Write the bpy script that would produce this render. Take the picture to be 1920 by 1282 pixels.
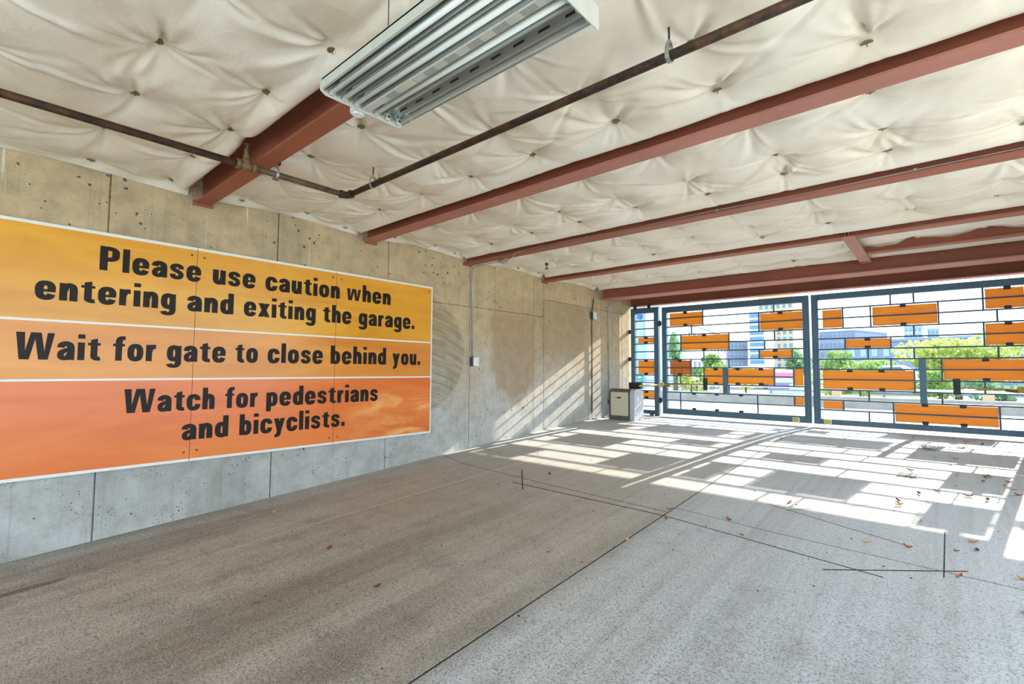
import bpy, math, random
import numpy as np
from mathutils import Vector, Matrix

# ------------------------------------------------------------------ scene reset
for o in list(bpy.data.objects): bpy.data.objects.remove(o)
sc = bpy.context.scene
COL = sc.collection

# ------------------------------------------------------------------ camera
CAM = Vector((5.737, 0.0, 1.06))
AX = np.array([[0.75166247, 0.03336346, -0.65870359],
               [0.65952374, -0.04658346, 0.7502389],
               [0.00565413, 0.99835708, 0.05701903]])
FPX = 918.0
cd = bpy.data.cameras.new('camera'); cam = bpy.data.objects.new('camera', cd); COL.objects.link(cam)
cd.sensor_width = 36.0; cd.lens = FPX / 1920 * 36; cd.clip_end = 2000; cd.clip_start = 0.05
cam.matrix_world = Matrix([[AX[i][0], AX[i][1], -AX[i][2], CAM[i]] for i in range(3)] + [[0, 0, 0, 1]])
sc.camera = cam

# ------------------------------------------------------------------ sky, sun, exposure
sc.view_settings.view_transform = 'Standard'; sc.view_settings.look = 'None'
sc.view_settings.gamma = 1.0; sc.view_settings.use_curve_mapping = False
sc.view_settings.exposure = 0.55
w = bpy.data.worlds.new('sky'); sc.world = w; w.use_nodes = True
w.node_tree.nodes['Background'].inputs[0].default_value = (0.67, 0.83, 1.0, 1)
w.node_tree.nodes['Background'].inputs[1].default_value = 2.75
sl = bpy.data.lights.new('sun', 'SUN'); sun = bpy.data.objects.new('sun', sl); COL.objects.link(sun)
sl.energy = 9.0; sl.color = (1.0, 0.93, 0.82); sl.angle = math.radians(0.4)
SUND = Vector((0.1382, 0.9904, 0.461)).normalized()
sun.rotation_euler = SUND.to_track_quat('Z', 'Y').to_euler(); sun.location = (6, 20, 12)

rng = random.Random(7); nrg = np.random.RandomState(7)

def at(px, py, Y):
    """world point that stands at depth Y (metres along the drive) on the line of sight through a picture point"""
    r = AX @ np.array([px - 960, 641 - py, FPX]); r = r * (Y / r[1])
    return Vector((r[0] + CAM.x, r[1] + CAM.y, r[2] + CAM.z))

def srgb(r, g, b):
    f = lambda c: ((c / 255 + 0.055) / 1.055) ** 2.4 if c > 10 else c / 255 / 12.92
    return (f(r), f(g), f(b), 1)

# ------------------------------------------------------------------ materials
class NT:
    def __init__(s, name):
        s.m = bpy.data.materials.new(name); s.m.use_nodes = True; s.t = s.m.node_tree
        s.b = s.t.nodes['Principled BSDF']
    def n(s, typ, **kw):
        nd = s.t.nodes.new('ShaderNode' + typ)
        for k, v in kw.items():
            if k in ('operation', 'blend_type', 'data_type', 'feature', 'wave_type', 'bands_direction', 'noise_dimensions', 'interpolation_type', 'use_clamp', 'rings_direction'): setattr(nd, k, v)
            else:
                i = int(k[1:]) if k[0] == 'i' and k[1:].isdigit() else k.replace('_', ' ')
                s.set(nd.inputs[i], v)
        return nd
    def set(s, inp, v):
        if isinstance(v, bpy.types.NodeSocket): s.t.links.new(v, inp)
        elif isinstance(v, bpy.types.Node): s.t.links.new(v.outputs[0], inp)
        else: inp.default_value = v
    def math(s, op, a, b=0.0, c=0.0, clamp=False):
        nd = s.n('Math', operation=op, i0=a, i1=b, i2=c); nd.use_clamp = clamp; return nd.outputs[0]
    def ramp(s, f, p0, p1, c0=0.0, c1=1.0):
        nd = s.n('MapRange', i0=f, i1=p0, i2=p1, i3=c0, i4=c1); nd.clamp = True; return nd.outputs[0]
    def mix(s, f, a, b, bt='MIX'):
        nd = s.t.nodes.new('ShaderNodeMix'); nd.data_type = 'RGBA'; nd.blend_type = bt
        s.set(nd.inputs[0], f); s.set(nd.inputs[6], a); s.set(nd.inputs[7], b); return nd.outputs[2]
    def pos(s): return s.t.nodes.new('ShaderNodeNewGeometry').outputs['Position']
    def scale(s, v, sc_): return s.n('Mapping', Vector=v, Scale=sc_).outputs[0]
    def noise(s, v, scale, detail=4, rough=0.55, dist=0.0):
        return s.n('TexNoise', Vector=v, Scale=scale, Detail=detail, Roughness=rough, Distortion=dist).outputs[0]
    def bump(s, h, strength=0.3, dist=0.01, prev=None):
        nd = s.n('Bump', Strength=strength, Distance=dist, Height=h)
        if prev is not None: s.set(nd.inputs['Normal'], prev)
        return nd.outputs[0]
    def out(s, col=None, rough=0.6, metal=0.0, normal=None, spec=None):
        if col is not None: s.set(s.b.inputs['Base Color'], col)
        s.set(s.b.inputs['Roughness'], rough); s.set(s.b.inputs['Metallic'], metal)
        if normal is not None: s.set(s.b.inputs['Normal'], normal)
        if spec is not None: s.set(s.b.inputs['Specular IOR Level'], spec)
        return s.m

def M_plain(name, col, rough=0.5, metal=0.0, vary=0.12, scale=12.0, bump=0.0, spec=None):
    k = NT(name); p = k.pos(); f = k.noise(p, scale, 4)
    dark = tuple(c * (1 - vary) for c in col[:3]) + (1,); lite = tuple(min(1, c * (1 + vary)) for c in col[:3]) + (1,)
    nrm = k.bump(k.noise(p, scale * 6), bump, 0.005) if bump else None
    return k.out(k.mix(k.ramp(f, 0.3, 0.7), dark, lite), rough, metal, nrm, spec)

def M_wall():
    k = NT('wall_concrete'); p = k.pos()
    xyz = k.n('SeparateXYZ', Vector=p); Y, Z = xyz.outputs[1], xyz.outputs[2]
    n1 = k.noise(p, 0.9, 5, 0.6); n2 = k.noise(p, 5.0, 6, 0.65); n3 = k.noise(p, 60.0, 3, 0.6)
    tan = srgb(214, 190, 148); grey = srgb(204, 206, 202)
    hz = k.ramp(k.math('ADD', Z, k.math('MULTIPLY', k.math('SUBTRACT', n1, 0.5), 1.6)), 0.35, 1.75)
    col = k.mix(hz, grey, tan)  # tan above; the cooler grey low down has skylight painted into its colour
    col = k.mix(k.ramp(n2, 0.40, 0.68, 0, 0.45), col, srgb(140, 130, 106))
    # vertical run streaks
    st = k.noise(k.scale(p, (1, 26, 0.7)), 1.0, 5, 0.6)
    col = k.mix(k.ramp(st, 0.56, 0.75, 0, 0.45), col, srgb(122, 116, 102))
    old = k.math('MULTIPLY', k.ramp(Y, 6.0, 2.0), k.ramp(n1, 0.35, 0.65))
    col = k.mix(k.math('MULTIPLY', old, 0.5), col, srgb(112, 106, 92))
    # big brown wash stain with a rounded foot
    dy = k.math('DIVIDE', k.math('SUBTRACT', Y, 6.62), 0.62); dz = k.math('DIVIDE', k.math('SUBTRACT', k.math('MINIMUM', Z, 1.35), 1.35), 0.85)
    rad = k.math('SQRT', k.math('ADD', k.math('MULTIPLY', dy, dy), k.math('MULTIPLY', dz, dz)))
    rad = k.math('ADD', rad, k.math('ADD', k.math('MULTIPLY', k.math('SUBTRACT', n2, 0.5), 0.5), k.math('MULTIPLY', k.math('SUBTRACT', k.noise(p, 2.0, 3), 0.5), 0.9)))
    sm = k.math('MULTIPLY', k.ramp(rad, 1.06, 0.90), k.ramp(k.math('ADD', Z, k.math('MULTIPLY', n2, 0.3)), 2.6, 2.1))
    col = k.mix(k.math('MULTIPLY', sm, 0.6), col, srgb(166, 136, 98))
    dy2 = k.math('SUBTRACT', Y, 8.3); sm2 = k.math('MULTIPLY', k.ramp(k.math('ABSOLUTE', k.math('ADD', dy2, k.math('MULTIPLY', n2, 0.4))), 1.0, 0.7), k.ramp(Z, 1.0, 1.5))
    sm2 = k.math('MULTIPLY', sm2, k.ramp(Z, 2.45, 2.38))
    col = k.mix(k.math('MULTIPLY', sm2, 0.6), col, srgb(170, 146, 112))
    # swirled scuffs beside the sign
    cy = k.math('SUBTRACT', Y, 4.35); cz = k.math('SUBTRACT', Z, 1.3)
    r2 = k.math('SQRT', k.math('ADD', k.math('MULTIPLY', cy, cy), k.math('MULTIPLY', k.math('MULTIPLY', cz, cz), 1.3)))
    r2 = k.math('ADD', r2, k.math('MULTIPLY', k.math('SUBTRACT', n2, 0.5), 0.12))
    inside = k.math('MULTIPLY', k.ramp(r2, 1.06, 1.0), k.ramp(Y, 4.6, 4.7))
    arcs = k.noise(k.n('CombineXYZ', X=k.math('MULTIPLY', k.math('ADD', cz, k.math('MULTIPLY', k.math('MULTIPLY', cy, cy), 0.25)), 22.0), Y=k.math('MULTIPLY', Y, 1.2)).outputs[0], 1.0, 3)
    col = k.mix(k.math('MULTIPLY', inside, k.ramp(arcs, 0.35, 0.65, 0.15, 0.65)), col, srgb(126, 112, 88))
    # pale drips of lime below the blanket
    dr = k.noise(k.scale(p, (1, 17, 0.5)), 1.0, 2, 0.4)
    drm = k.math('MULTIPLY', k.ramp(dr, 0.70, 0.735), k.ramp(k.math('ADD', Z, k.math('MULTIPLY', n1, 0.5)), 2.35, 2.6))
    drm = k.math('MULTIPLY', drm, k.ramp(Y, 3.6, 2.6))
    col = k.mix(k.math('MULTIPLY', drm, 0.8), col, srgb(228, 224, 212))
    # air pits
    pw = k.n('VectorMath', i0=p, i1=k.n('VectorMath', i0=k.n('TexNoise', Vector=p, Scale=28.0, Detail=2.0).outputs[1], i1=(0.03, 0.03, 0.03), operation='MULTIPLY').outputs[0], operation='ADD').outputs[0]
    vo = k.n('TexVoronoi', Vector=pw, Scale=21.0, Randomness=1.0); vd = vo.outputs['Distance']; vc = k.n('SeparateXYZ', Vector=vo.outputs['Color']).outputs[0]
    size = k.math('MULTIPLY', k.ramp(vc, 0.45, 1.0, 0.0, 0.36), k.ramp(k.noise(p, 1.7, 3), 0.38, 0.66, 0.25, 1.25))
    pit = k.ramp(k.math('SUBTRACT', vd, size), 0.02, -0.03)
    vo2 = k.n('TexVoronoi', Vector=p, Scale=48.0, Randomness=1.0); vc2 = k.n('SeparateXYZ', Vector=vo2.outputs['Color']).outputs[0]
    size2 = k.math('MULTIPLY', k.ramp(vc2, 0.7, 1.0, 0.0, 0.3), k.ramp(k.noise(p, 2.3, 3), 0.42, 0.62))
    pit = k.math('MAXIMUM', pit, k.ramp(k.math('SUBTRACT', vo2.outputs['Distance'], size2), 0.03, -0.03))
    col = k.mix(k.math('MULTIPLY', pit, 0.85), col, srgb(62, 56, 48))
    col = k.mix(k.ramp(n3, 0.3, 0.75, 0.0, 0.22), col, srgb(120, 116, 106))
    nr = k.bump(n3, 0.25, 0.004); nr = k.bump(k.math('MULTIPLY', pit, -1.0), 0.8, 0.012, nr)
    return k.out(col, 0.82, 0, nr, 0.3)

def M_floor():
    k = NT('floor_concrete'); p = k.pos()
    xyz = k.n('SeparateXYZ', Vector=p); X, Y = xyz.outputs[0], xyz.outputs[1]
    n1 = k.noise(p, 0.55, 5, 0.6); n2 = k.noise(p, 3.0, 6, 0.65); fine = k.noise(p, 75.0, 4, 0.75); grit = k.noise(p, 170.0, 3, 0.75)
    broom = k.noise(k.scale(p, (160, 1.5, 1)), 1.0, 3, 0.6)
    left = k.math('MULTIPLY', k.ramp(X, 3.80, 3.74), k.ramp(Y, 7.0, 3.5))
    col = k.mix(left, srgb(192, 196, 198), srgb(190, 182, 168))
    # tyre-worn bands along the drive
    track = k.noise(k.scale(p, (2.2, 0.16, 1)), 1.0, 4, 0.6)
    col = k.mix(k.math('MULTIPLY', k.ramp(track, 0.44, 0.68), k.ramp(Y, 5.5, 1.5, 0.05, 0.75)), col, srgb(112, 98, 82))
    streak = k.noise(k.scale(p, (14, 0.3, 1)), 1.0, 4, 0.6)
    col = k.mix(k.ramp(streak, 0.5, 0.75, 0, 0.35), col, srgb(120, 112, 102))
    col = k.mix(k.math('MULTIPLY', k.ramp(n2, 0.5, 0.72), k.ramp(Y, 5.0, 1.5, 0.05, 0.5)), col, srgb(104, 92, 80))
    col = k.mix(k.ramp(n1, 0.5, 0.75, 0, 0.4), col, srgb(198, 192, 180))
    # pale tyre scuff line
    sx = k.math('SUBTRACT', X, k.math('ADD', 1.19, k.math('ADD', k.math('MULTIPLY', Y, 0.03), k.math('MULTIPLY', k.math('SUBTRACT', n1, 0.5), 0.1))))
    sline = k.math('MULTIPLY', k.ramp(k.math('ABSOLUTE', sx), 0.022, 0.008), k.math('MULTIPLY', k.ramp(Y, 1.2, 1.7), k.ramp(Y, 9.0, 6.0)))
    col = k.mix(k.math('MULTIPLY', sline, k.ramp(n2, 0.3, 0.55, 0.2, 0.7)), col, srgb(222, 214, 200))
    # oil spot
    ox = k.math('DIVIDE', k.math('SUBTRACT', X, 0.80), 0.045); oy = k.math('DIVIDE', k.math('SUBTRACT', Y, 0.40), 0.24)
    orad = k.math('ADD', k.math('ADD', k.math('MULTIPLY', ox, ox), k.math('MULTIPLY', oy, oy)), k.math('MULTIPLY', k.math('SUBTRACT', n2, 0.5), 1.4))
    col = k.mix(k.math('MULTIPLY', k.ramp(orad, 1.1, 0.8), 0.75), col, srgb(52, 48, 44))
    col = k.mix(k.math('MULTIPLY', k.ramp(fine, 0.46, 0.66), k.ramp(Y, 9.0, 1.0, 0.15, 0.95)), col, srgb(74, 68, 62))
    col = k.mix(k.math('MULTIPLY', k.ramp(grit, 0.52, 0.68), k.ramp(Y, 9.0, 1.0, 0.1, 0.7)), col, srgb(236, 230, 220))
    nr = k.bump(broom, 0.22, 0.003); nr = k.bump(fine, 0.3, 0.003, nr)
    return k.out(col, k.ramp(n2, 0.3, 0.7, 0.5, 0.72), 0, nr, 0.4)

def M_fabric():
    k = NT('blanket_fabric'); p = k.pos()
    n = k.noise(p, 1.3, 4); col = k.mix(k.ramp(n, 0.3, 0.7), srgb(232, 222, 200), srgb(240, 234, 220))
    weave = k.n('TexWave', Vector=p, Scale=90.0, bands_direction='X').outputs[1]
    weave2 = k.n('TexWave', Vector=p, Scale=90.0, bands_direction='Y').outputs[1]
    nr = k.bump(k.math('ADD', weave, weave2), 0.06, 0.002)
    nr = k.bump(k.noise(k.scale(p, (9, 16, 9)), 1.0, 5, 0.6, 0.8), 0.28, 0.02, nr)
    return k.out(col, 0.42, 0, nr, 0.4)

def M_steel(name, col, worn):
    k = NT(name); p = k.pos(); n = k.noise(p, 3.0, 5); n2 = k.noise(p, 22.0, 5, 0.7)
    c = k.mix(k.ramp(n, 0.3, 0.7), tuple(v * 0.82 for v in col[:3]) + (1,), col)
    c = k.mix(k.ramp(n2, 0.66, 0.72, 0, worn), c, srgb(196, 168, 140))
    return k.out(c, 0.55, 0, k.bump(n2, 0.1, 0.003), 0.4)

def M_rust(name, a, b):
    k = NT(name); p = k.pos(); n = k.noise(p, 9.0, 6, 0.7); n2 = k.noise(p, 70.0, 4)
    return k.out(k.mix(k.ramp(n, 0.42, 0.66), a, b), 0.6, 0.15, k.bump(n2, 0.3, 0.003))

def M_sign(name, a, b, swirl):
    k = NT(name); p = k.pos(); xyz = k.n('SeparateXYZ', Vector=p)
    f = k.noise(k.scale(p, (1, 0.35, 2.0)), 1.6, 5, 0.55, 0.6)
    c = k.mix(k.ramp(f, 0.35, 0.65), a, b)
    if swirl:
        s = k.noise(k.scale(p, (1, 0.8, 3.2)), 1.5, 5, 0.55, 1.0)
        m = k.math('MULTIPLY', k.ramp(s, 0.46, 0.68), k.math('MULTIPLY', k.ramp(xyz.outputs[1], 3.2, 3.9), k.ramp(xyz.outputs[2], 0.85, 0.6)))
        c = k.mix(k.math('MULTIPLY', m, 0.8), c, srgb(255, 196, 118))
    return k.out(c, 0.24, 0, k.bump(k.noise(p, 160.0, 2), 0.05, 0.002), 0.5)

def M_board(name, col, worn=0.0):
    k = NT(name); p = k.pos()
    g = k.noise(k.scale(p, (2.5, 2.5, 40)), 1.0, 5, 0.6); n = k.noise(p, 3.0, 4)
    c = k.mix(k.ramp(g, 0.35, 0.7), tuple(v * 0.86 for v in col[:3]) + (1,), col)
    if worn:
        gv = k.noise(k.scale(p, (26, 26, 2.5)), 1.0, 5, 0.7, 0.6)
        c = k.mix(k.ramp(gv, 0.45, 0.68, 0, worn), c, srgb(120, 66, 24))
    k.out(c, 0.45, 0, None, 0.4)
    d = k.t.nodes.new('ShaderNodeBsdfTranslucent'); k.set(d.inputs[0], c)
    mx = k.t.nodes.new('ShaderNodeMixShader'); mx.inputs[0].default_value = 0.32
    k.t.links.new(k.b.outputs[0], mx.inputs[1]); k.t.links.new(d.outputs[0], mx.inputs[2]); k.t.links.new(mx.outputs[0], k.t.nodes['Material Output'].inputs[0])
    return k.m

def M_glass_window(name, col):
    k = NT(name); return k.out(col, 0.15, 0.0, None, 0.7)

def M_leaf(name, a, b):
    k = NT(name); p = k.pos(); n = k.noise(p, 2.0, 3)
    c = k.mix(k.ramp(n, 0.35, 0.65), a, b)
    d = k.t.nodes.new('ShaderNodeBsdfTranslucent'); k.set(d.inputs[0], c)
    mx = k.t.nodes.new('ShaderNodeMixShader'); mx.inputs[0].default_value = 0.45
    k.out(c, 0.55)
    k.t.links.new(k.b.outputs[0], mx.inputs[1]); k.t.links.new(d.outputs[0], mx.inputs[2])
    k.t.links.new(mx.outputs[0], k.t.nodes['Material Output'].inputs[0])
    return k.m

MT = dict(
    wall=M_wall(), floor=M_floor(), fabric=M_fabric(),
    steel=M_steel('red_oxide_steel', srgb(164, 96, 72), 0.35), steel_worn=M_steel('worn_red_oxide_steel', srgb(186, 124, 106), 0.7),
    pipe=M_rust('rusty_black_pipe', srgb(48, 34, 30), srgb(96, 66, 40)), pipe_grey=M_rust('weathered_pipe', srgb(104, 88, 66), srgb(70, 58, 46)),
    brass=M_rust('aged_brass', srgb(128, 100, 66), srgb(92, 66, 40)), rod=M_plain('dark_rod', srgb(44, 42, 40), 0.5, 0.3),
    galv=M_plain('galvanised_steel', srgb(170, 170, 162), 0.38, 0.6, 0.1, 20), pin=M_plain('pin_washer', srgb(138, 120, 84), 0.4, 0.6),
    fix=M_plain('fixture_enamel', srgb(196, 198, 186), 0.4, 0.1, 0.05), mirror=M_plain('reflector_aluminium', srgb(206, 210, 208), 0.14, 0.95, 0.03, 4),
    tube=M_plain('tube_glass', srgb(232, 238, 232), 0.2, 0, 0.02), black=M_plain('black_plastic', srgb(30, 30, 32), 0.45, 0, 0.1),
    sign1=M_sign('sign_yellow', srgb(222, 150, 40), srgb(240, 176, 54), False), sign2=M_sign('sign_amber', srgb(220, 136, 50), srgb(238, 160, 66), False),
    sign3=M_sign('sign_orange', srgb(226, 110, 44), srgb(240, 134, 62), True), signw=M_plain('sign_white', srgb(236, 236, 228), 0.35, 0, 0.03),
    letter=M_plain('letter_black', srgb(30, 22, 16), 0.45, 0, 0.15, 12, 0, 0.25), seam=M_plain('seam_shadow_gap', srgb(40, 30, 20), 0.8),
    gate=M_plain('gate_paint', srgb(84, 112, 128), 0.42, 0.25, 0.08, 5), gate_dark=M_plain('gate_slat_paint', srgb(70, 88, 104), 0.45, 0.2, 0.08, 5),
    orange=M_board('orange_board', srgb(232, 172, 66)), orange_worn=M_board('weathered_orange_board', srgb(214, 146, 70), 0.6),
    clip=M_plain('clip_metal', srgb(48, 58, 66), 0.5, 0.3), white=M_plain('white_paint', srgb(232, 234, 236), 0.5, 0, 0.04),
    opgrey=M_plain('operator_shell', srgb(186, 192, 200), 0.4, 0, 0.04), opdark=M_plain('operator_dark_shell', srgb(92, 90, 82), 0.5), opbeige=M_plain('operator_panel', srgb(208, 200, 172), 0.45, 0, 0.04),
    yellow=M_plain('yellow_plastic', srgb(226, 200, 40), 0.4), arm=M_plain('arm_tan_steel', srgb(196, 166, 84), 0.45, 0.2), armhub=M_plain('arm_hub_yellow', srgb(206, 172, 64), 0.45, 0.1),
    conduit=M_plain('grey_conduit', srgb(176, 178, 172), 0.35, 0.5, 0.08), conduit_dark=M_plain('dark_conduit', srgb(70, 72, 62), 0.5, 0.3),
    sealant=M_plain('black_sealant', srgb(34, 32, 32), 0.7, 0, 0.3, 60), crack=M_plain('hairline_crack', srgb(84, 80, 78), 0.9, 0, 0.3, 60),
    apron=M_plain('apron_concrete', srgb(214, 208, 198), 0.85, 0, 0.08, 6, 0.2), asphalt=M_plain('road_asphalt', srgb(122, 126, 134), 0.85, 0, 0.08, 5, 0.2),
    parapet=M_plain('parapet_concrete', srgb(150, 148, 140), 0.85, 0, 0.18, 3, 0.2), dirt=M_plain('verge_soil', srgb(122, 126, 96), 0.9, 0, 0.2, 2),
    roofdeck=M_plain('roof_deck', srgb(120, 116, 110), 0.8), tie=M_plain('tie_hole_mortar', srgb(196, 190, 174), 0.9), hole=M_plain('tie_hole_dark', srgb(84, 76, 64), 0.9),
    bwhite=M_plain('facade_white', srgb(196, 200, 204), 0.7, 0, 0.03, 0.5), bblue=M_plain('facade_pale_blue', srgb(150, 172, 190), 0.6, 0, 0.04, 0.5),
    glassb=M_glass_window('window_blue_glass', srgb(70, 120, 170)), glassd=M_glass_window('window_grey_glass', srgb(92, 112, 136)), beige=M_plain('facade_beige', srgb(190, 166, 130), 0.7, 0, 0.05, 0.3),
    greyb=M_plain('facade_grey', srgb(112, 122, 140), 0.7, 0, 0.06, 0.3), hazeb=M_plain('facade_slate', srgb(122, 138, 164), 0.7, 0, 0.05, 0.3), tealsign=M_plain('teal_sign', srgb(0, 140, 124), 0.5), bluemark=M_plain('blue_mark', srgb(44, 84, 160), 0.5),
    leafg=M_leaf('leaf_green', srgb(110, 146, 84), srgb(158, 182, 104)), leafy=M_leaf('leaf_yellow_green', srgb(152, 172, 86), srgb(196, 202, 116)), leafd=M_leaf('leaf_blue_green', srgb(104, 146, 116), srgb(146, 178, 132)),
    bark=M_plain('bark', srgb(96, 82, 66), 0.9), dry1=M_plain('dry_leaf_brown', srgb(120, 74, 44), 0.8, 0, 0.3), dry2=M_plain('dry_leaf_rust', srgb(168, 92, 48), 0.8, 0, 0.3), dry3=M_plain('dry_leaf_tan', srgb(198, 160, 108), 0.8, 0, 0.2),
    green_leaf=M_plain('fresh_leaf', srgb(96, 150, 50), 0.6), paper=M_plain('scrap_paper', srgb(226, 222, 212), 0.8, 0, 0.05), grit=M_plain('dark_grit', srgb(48, 42, 36), 0.9),
    car=M_plain('car_paint_white', srgb(226, 228, 230), 0.25, 0, 0.02), tyre=M_plain('tyre_rubber', srgb(34, 34, 36), 0.8), pink=M_plain('truck_pink', srgb(206, 120, 160), 0.5), violet=M_plain('truck_violet', srgb(128, 116, 176), 0.5),
)

# ------------------------------------------------------------------ mesh helpers
def empty(name, loc):
    o = bpy.data.objects.new(name, None); o.empty_display_size = 0.1; COL.objects.link(o); o.location = loc; return o

def tag(o, label=None, cat=None, group=None, kind=None):
    if label: o['label'] = label
    if cat: o['category'] = cat
    if group: o['group'] = group
    if kind: o['kind'] = kind
    return o

def wloc(o):
    v = Vector(o.location)
    while o.parent: o = o.parent; v += Vector(o.location)
    return v

def obj(name, vf, mat, parent=None, smooth=False):
    """vf = (verts, faces) in world space -> one mesh object with its origin in the middle of its box"""
    v = np.array(vf[0], float).reshape(-1, 3); c = (v.min(0) + v.max(0)) / 2
    me = bpy.data.meshes.new(name); me.from_pydata((v - c).tolist(), [], [list(map(int, f)) for f in vf[1]]); me.update()
    if smooth: me.polygons.foreach_set('use_smooth', [True] * len(me.polygons))
    me.materials.append(mat if not isinstance(mat, str) else MT[mat])
    o = bpy.data.objects.new(name, me); COL.objects.link(o)
    if parent is not None: o.parent = parent; o.location = Vector(c) - wloc(parent)
    else: o.location = c
    return o

def join(*parts):
    V, F = [], []
    for v, f in parts:
        n = len(V); V += [tuple(p) for p in v]; F += [[i + n for i in q] for q in f]
    return V, F

def box(x0, x1, y0, y1, z0, z1, bev=0.0):
    if bev <= 0:
        v = [(x0, y0, z0), (x1, y0, z0), (x1, y1, z0), (x0, y1, z0), (x0, y0, z1), (x1, y0, z1), (x1, y1, z1), (x0, y1, z1)]
        return v, [[0, 3, 2, 1], [4, 5, 6, 7], [0, 1, 5, 4], [1, 2, 6, 5], [2, 3, 7, 6], [3, 0, 4, 7]]
    b = min(bev, (x1 - x0) / 2.1, (y1 - y0) / 2.1, (z1 - z0) / 2.1)
    # chamfered box: 24 verts
    V, idx = [], {}
    for sx in (0, 1):
        for sy in (0, 1):
            for sz in (0, 1):
                X, Y, Z = (x0, x1)[sx], (y0, y1)[sy], (z0, z1)[sz]; ix, iy, iz = (b, -b)[sx], (b, -b)[sy], (b, -b)[sz]
                for a, p in (('x', (X, Y + iy, Z + iz)), ('y', (X + ix, Y, Z + iz)), ('z', (X + ix, Y + iy, Z))):
                    idx[(sx, sy, sz, a)] = len(V); V.append(p)
    F = []
    for s in (0, 1):
        F.append([idx[(s, a, c, 'x')] for a, c in ((0, 0), (1, 0), (1, 1), (0, 1))]); F.append([idx[(a, s, c, 'y')] for a, c in ((0, 0), (1, 0), (1, 1), (0, 1))]); F.append([idx[(a, c, s, 'z')] for a, c in ((0, 0), (1, 0), (1, 1), (0, 1))])
    for a in (0, 1):
        for c in (0, 1):
            F.append([idx[(0, a, c, 'y')], idx[(1, a, c, 'y')], idx[(1, a, c, 'z')], idx[(0, a, c, 'z')]])
            F.append([idx[(a, 0, c, 'x')], idx[(a, 1, c, 'x')], idx[(a, 1, c, 'z')], idx[(a, 0, c, 'z')]])
            F.append([idx[(a, c, 0, 'x')], idx[(a, c, 1, 'x')], idx[(a, c, 1, 'y')], idx[(a, c, 0, 'y')]])
            for e in (0, 1): F.append([idx[(a, c, e, 'x')], idx[(a, c, e, 'y')], idx[(a, c, e, 'z')]])
    return V, fixn(V, F)

def fixn(V, F):
    V = np.array(V, float); c = (V.min(0) + V.max(0)) / 2; out = []
    for f in F:
        p = V[f]; nn = np.cross(p[1] - p[0], p[2] - p[0])
        out.append(f if np.dot(nn, p.mean(0) - c) >= 0 else f[::-1])
    return out

def tube(path, r, seg=12, cap=True, radii=None):
    P = [Vector(p) for p in path]; V, F = [], []
    t0 = (P[1] - P[0]).normalized(); up = Vector((0, 0, 1)) if abs(t0.z) < 0.9 else Vector((1, 0, 0))
    a = t0.cross(up).normalized()
    for i, p in enumerate(P):
        t = (P[min(i + 1, len(P) - 1)] - P[max(i - 1, 0)]).normalized()
        a = (a - t * a.dot(t)).normalized(); b = t.cross(a); rr = radii[i] if radii else r
        for k in range(seg):
            an = 2 * math.pi * k / seg; V.append(p + (a * math.cos(an) + b * math.sin(an)) * rr)
    for i in range(len(P) - 1):
        for k in range(seg):
            k2 = (k + 1) % seg; F.append([i * seg + k, i * seg + k2, (i + 1) * seg + k2, (i + 1) * seg + k])
    if cap: F.append(list(range(seg))[::-1]); F.append([(len(P) - 1) * seg + k for k in range(seg)])
    return V, F

def arc(p0, p1, p2, n=8):
    """quadratic bend"""
    a, b, c = Vector(p0), Vector(p1), Vector(p2)
    return [a * (1 - t) ** 2 + b * 2 * t * (1 - t) + c * t * t for t in [i / n for i in range(n + 1)]]

def disc_x(x, y, z, r, th=0.003, seg=14):
    return tube([(x, y, z), (x + th, y, z)], r, seg)

def prism(poly, d0, d1, plane='yz'):
    """extrude a flat outline (list of 2-D points) between d0 and d1 along the third axis"""
    mk = {'yz': lambda a, b, d: (d, a, b), 'xz': lambda a, b, d: (a, d, b), 'xy': lambda a, b, d: (a, b, d)}[plane]
    n = len(poly); V = [mk(a, b, d0) for a, b in poly] + [mk(a, b, d1) for a, b in poly]
    F = [list(range(n)), list(range(n, 2 * n))[::-1]] + [[i, i + n, (i + 1) % n + n, (i + 1) % n] for i in range(n)]
    return V, fixn(V, F)

# ------------------------------------------------------------------ floor (ramps up towards the gate)
FY = [-6, -3, 0.32, 2.45, 5.06, 7.47, 9.07, 10.9, 14]; FZ = [-0.93, -0.72, -0.517, -0.383, -0.223, -0.07, 0.002, 0.015, 0.015]
def fz(y): return float(np.interp(y, FY, FZ))
WX = 7.64   # right-hand limit of the drive

fl = empty('floor', (3.8, 4, 0)); tag(fl, kind='structure')
def slab(x0, x1, y0, y1, name, mat, parent, dz=0.0, th=0.2, step=0.25):
    ys = np.arange(y0, y1 + 1e-6, (y1 - y0) / max(1, round((y1 - y0) / step))); V, F = [], []
    for y in ys:
        z = fz(y) + dz; V += [(x0, y, z), (x1, y, z), (x1, y, z - th), (x0, y, z - th)]
    for i in range(len(ys) - 1):
        a, b = i * 4, i * 4 + 4
        F += [[a, a + 1, b + 1, b], [a + 1, a + 2, b + 2, b + 1], [a + 2, a + 3, b + 3, b + 2], [a + 3, a, b, b + 3]]
    n = len(ys) * 4; F += [[3, 2, 1, 0], [n - 4, n - 3, n - 2, n - 1]]
    return obj(name, (V, F), mat, parent)
slab(0.0, 3.757, -6, 10.85, 'concrete_slab', 'floor', fl); slab(3.774, WX + 0.3, -6, 10.85, 'concrete_slab', 'floor', fl, 0.001)
slab(3.755, 3.776, -6, 10.85, 'joint_filler', 'sealant', fl, -0.004, 0.1)
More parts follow.
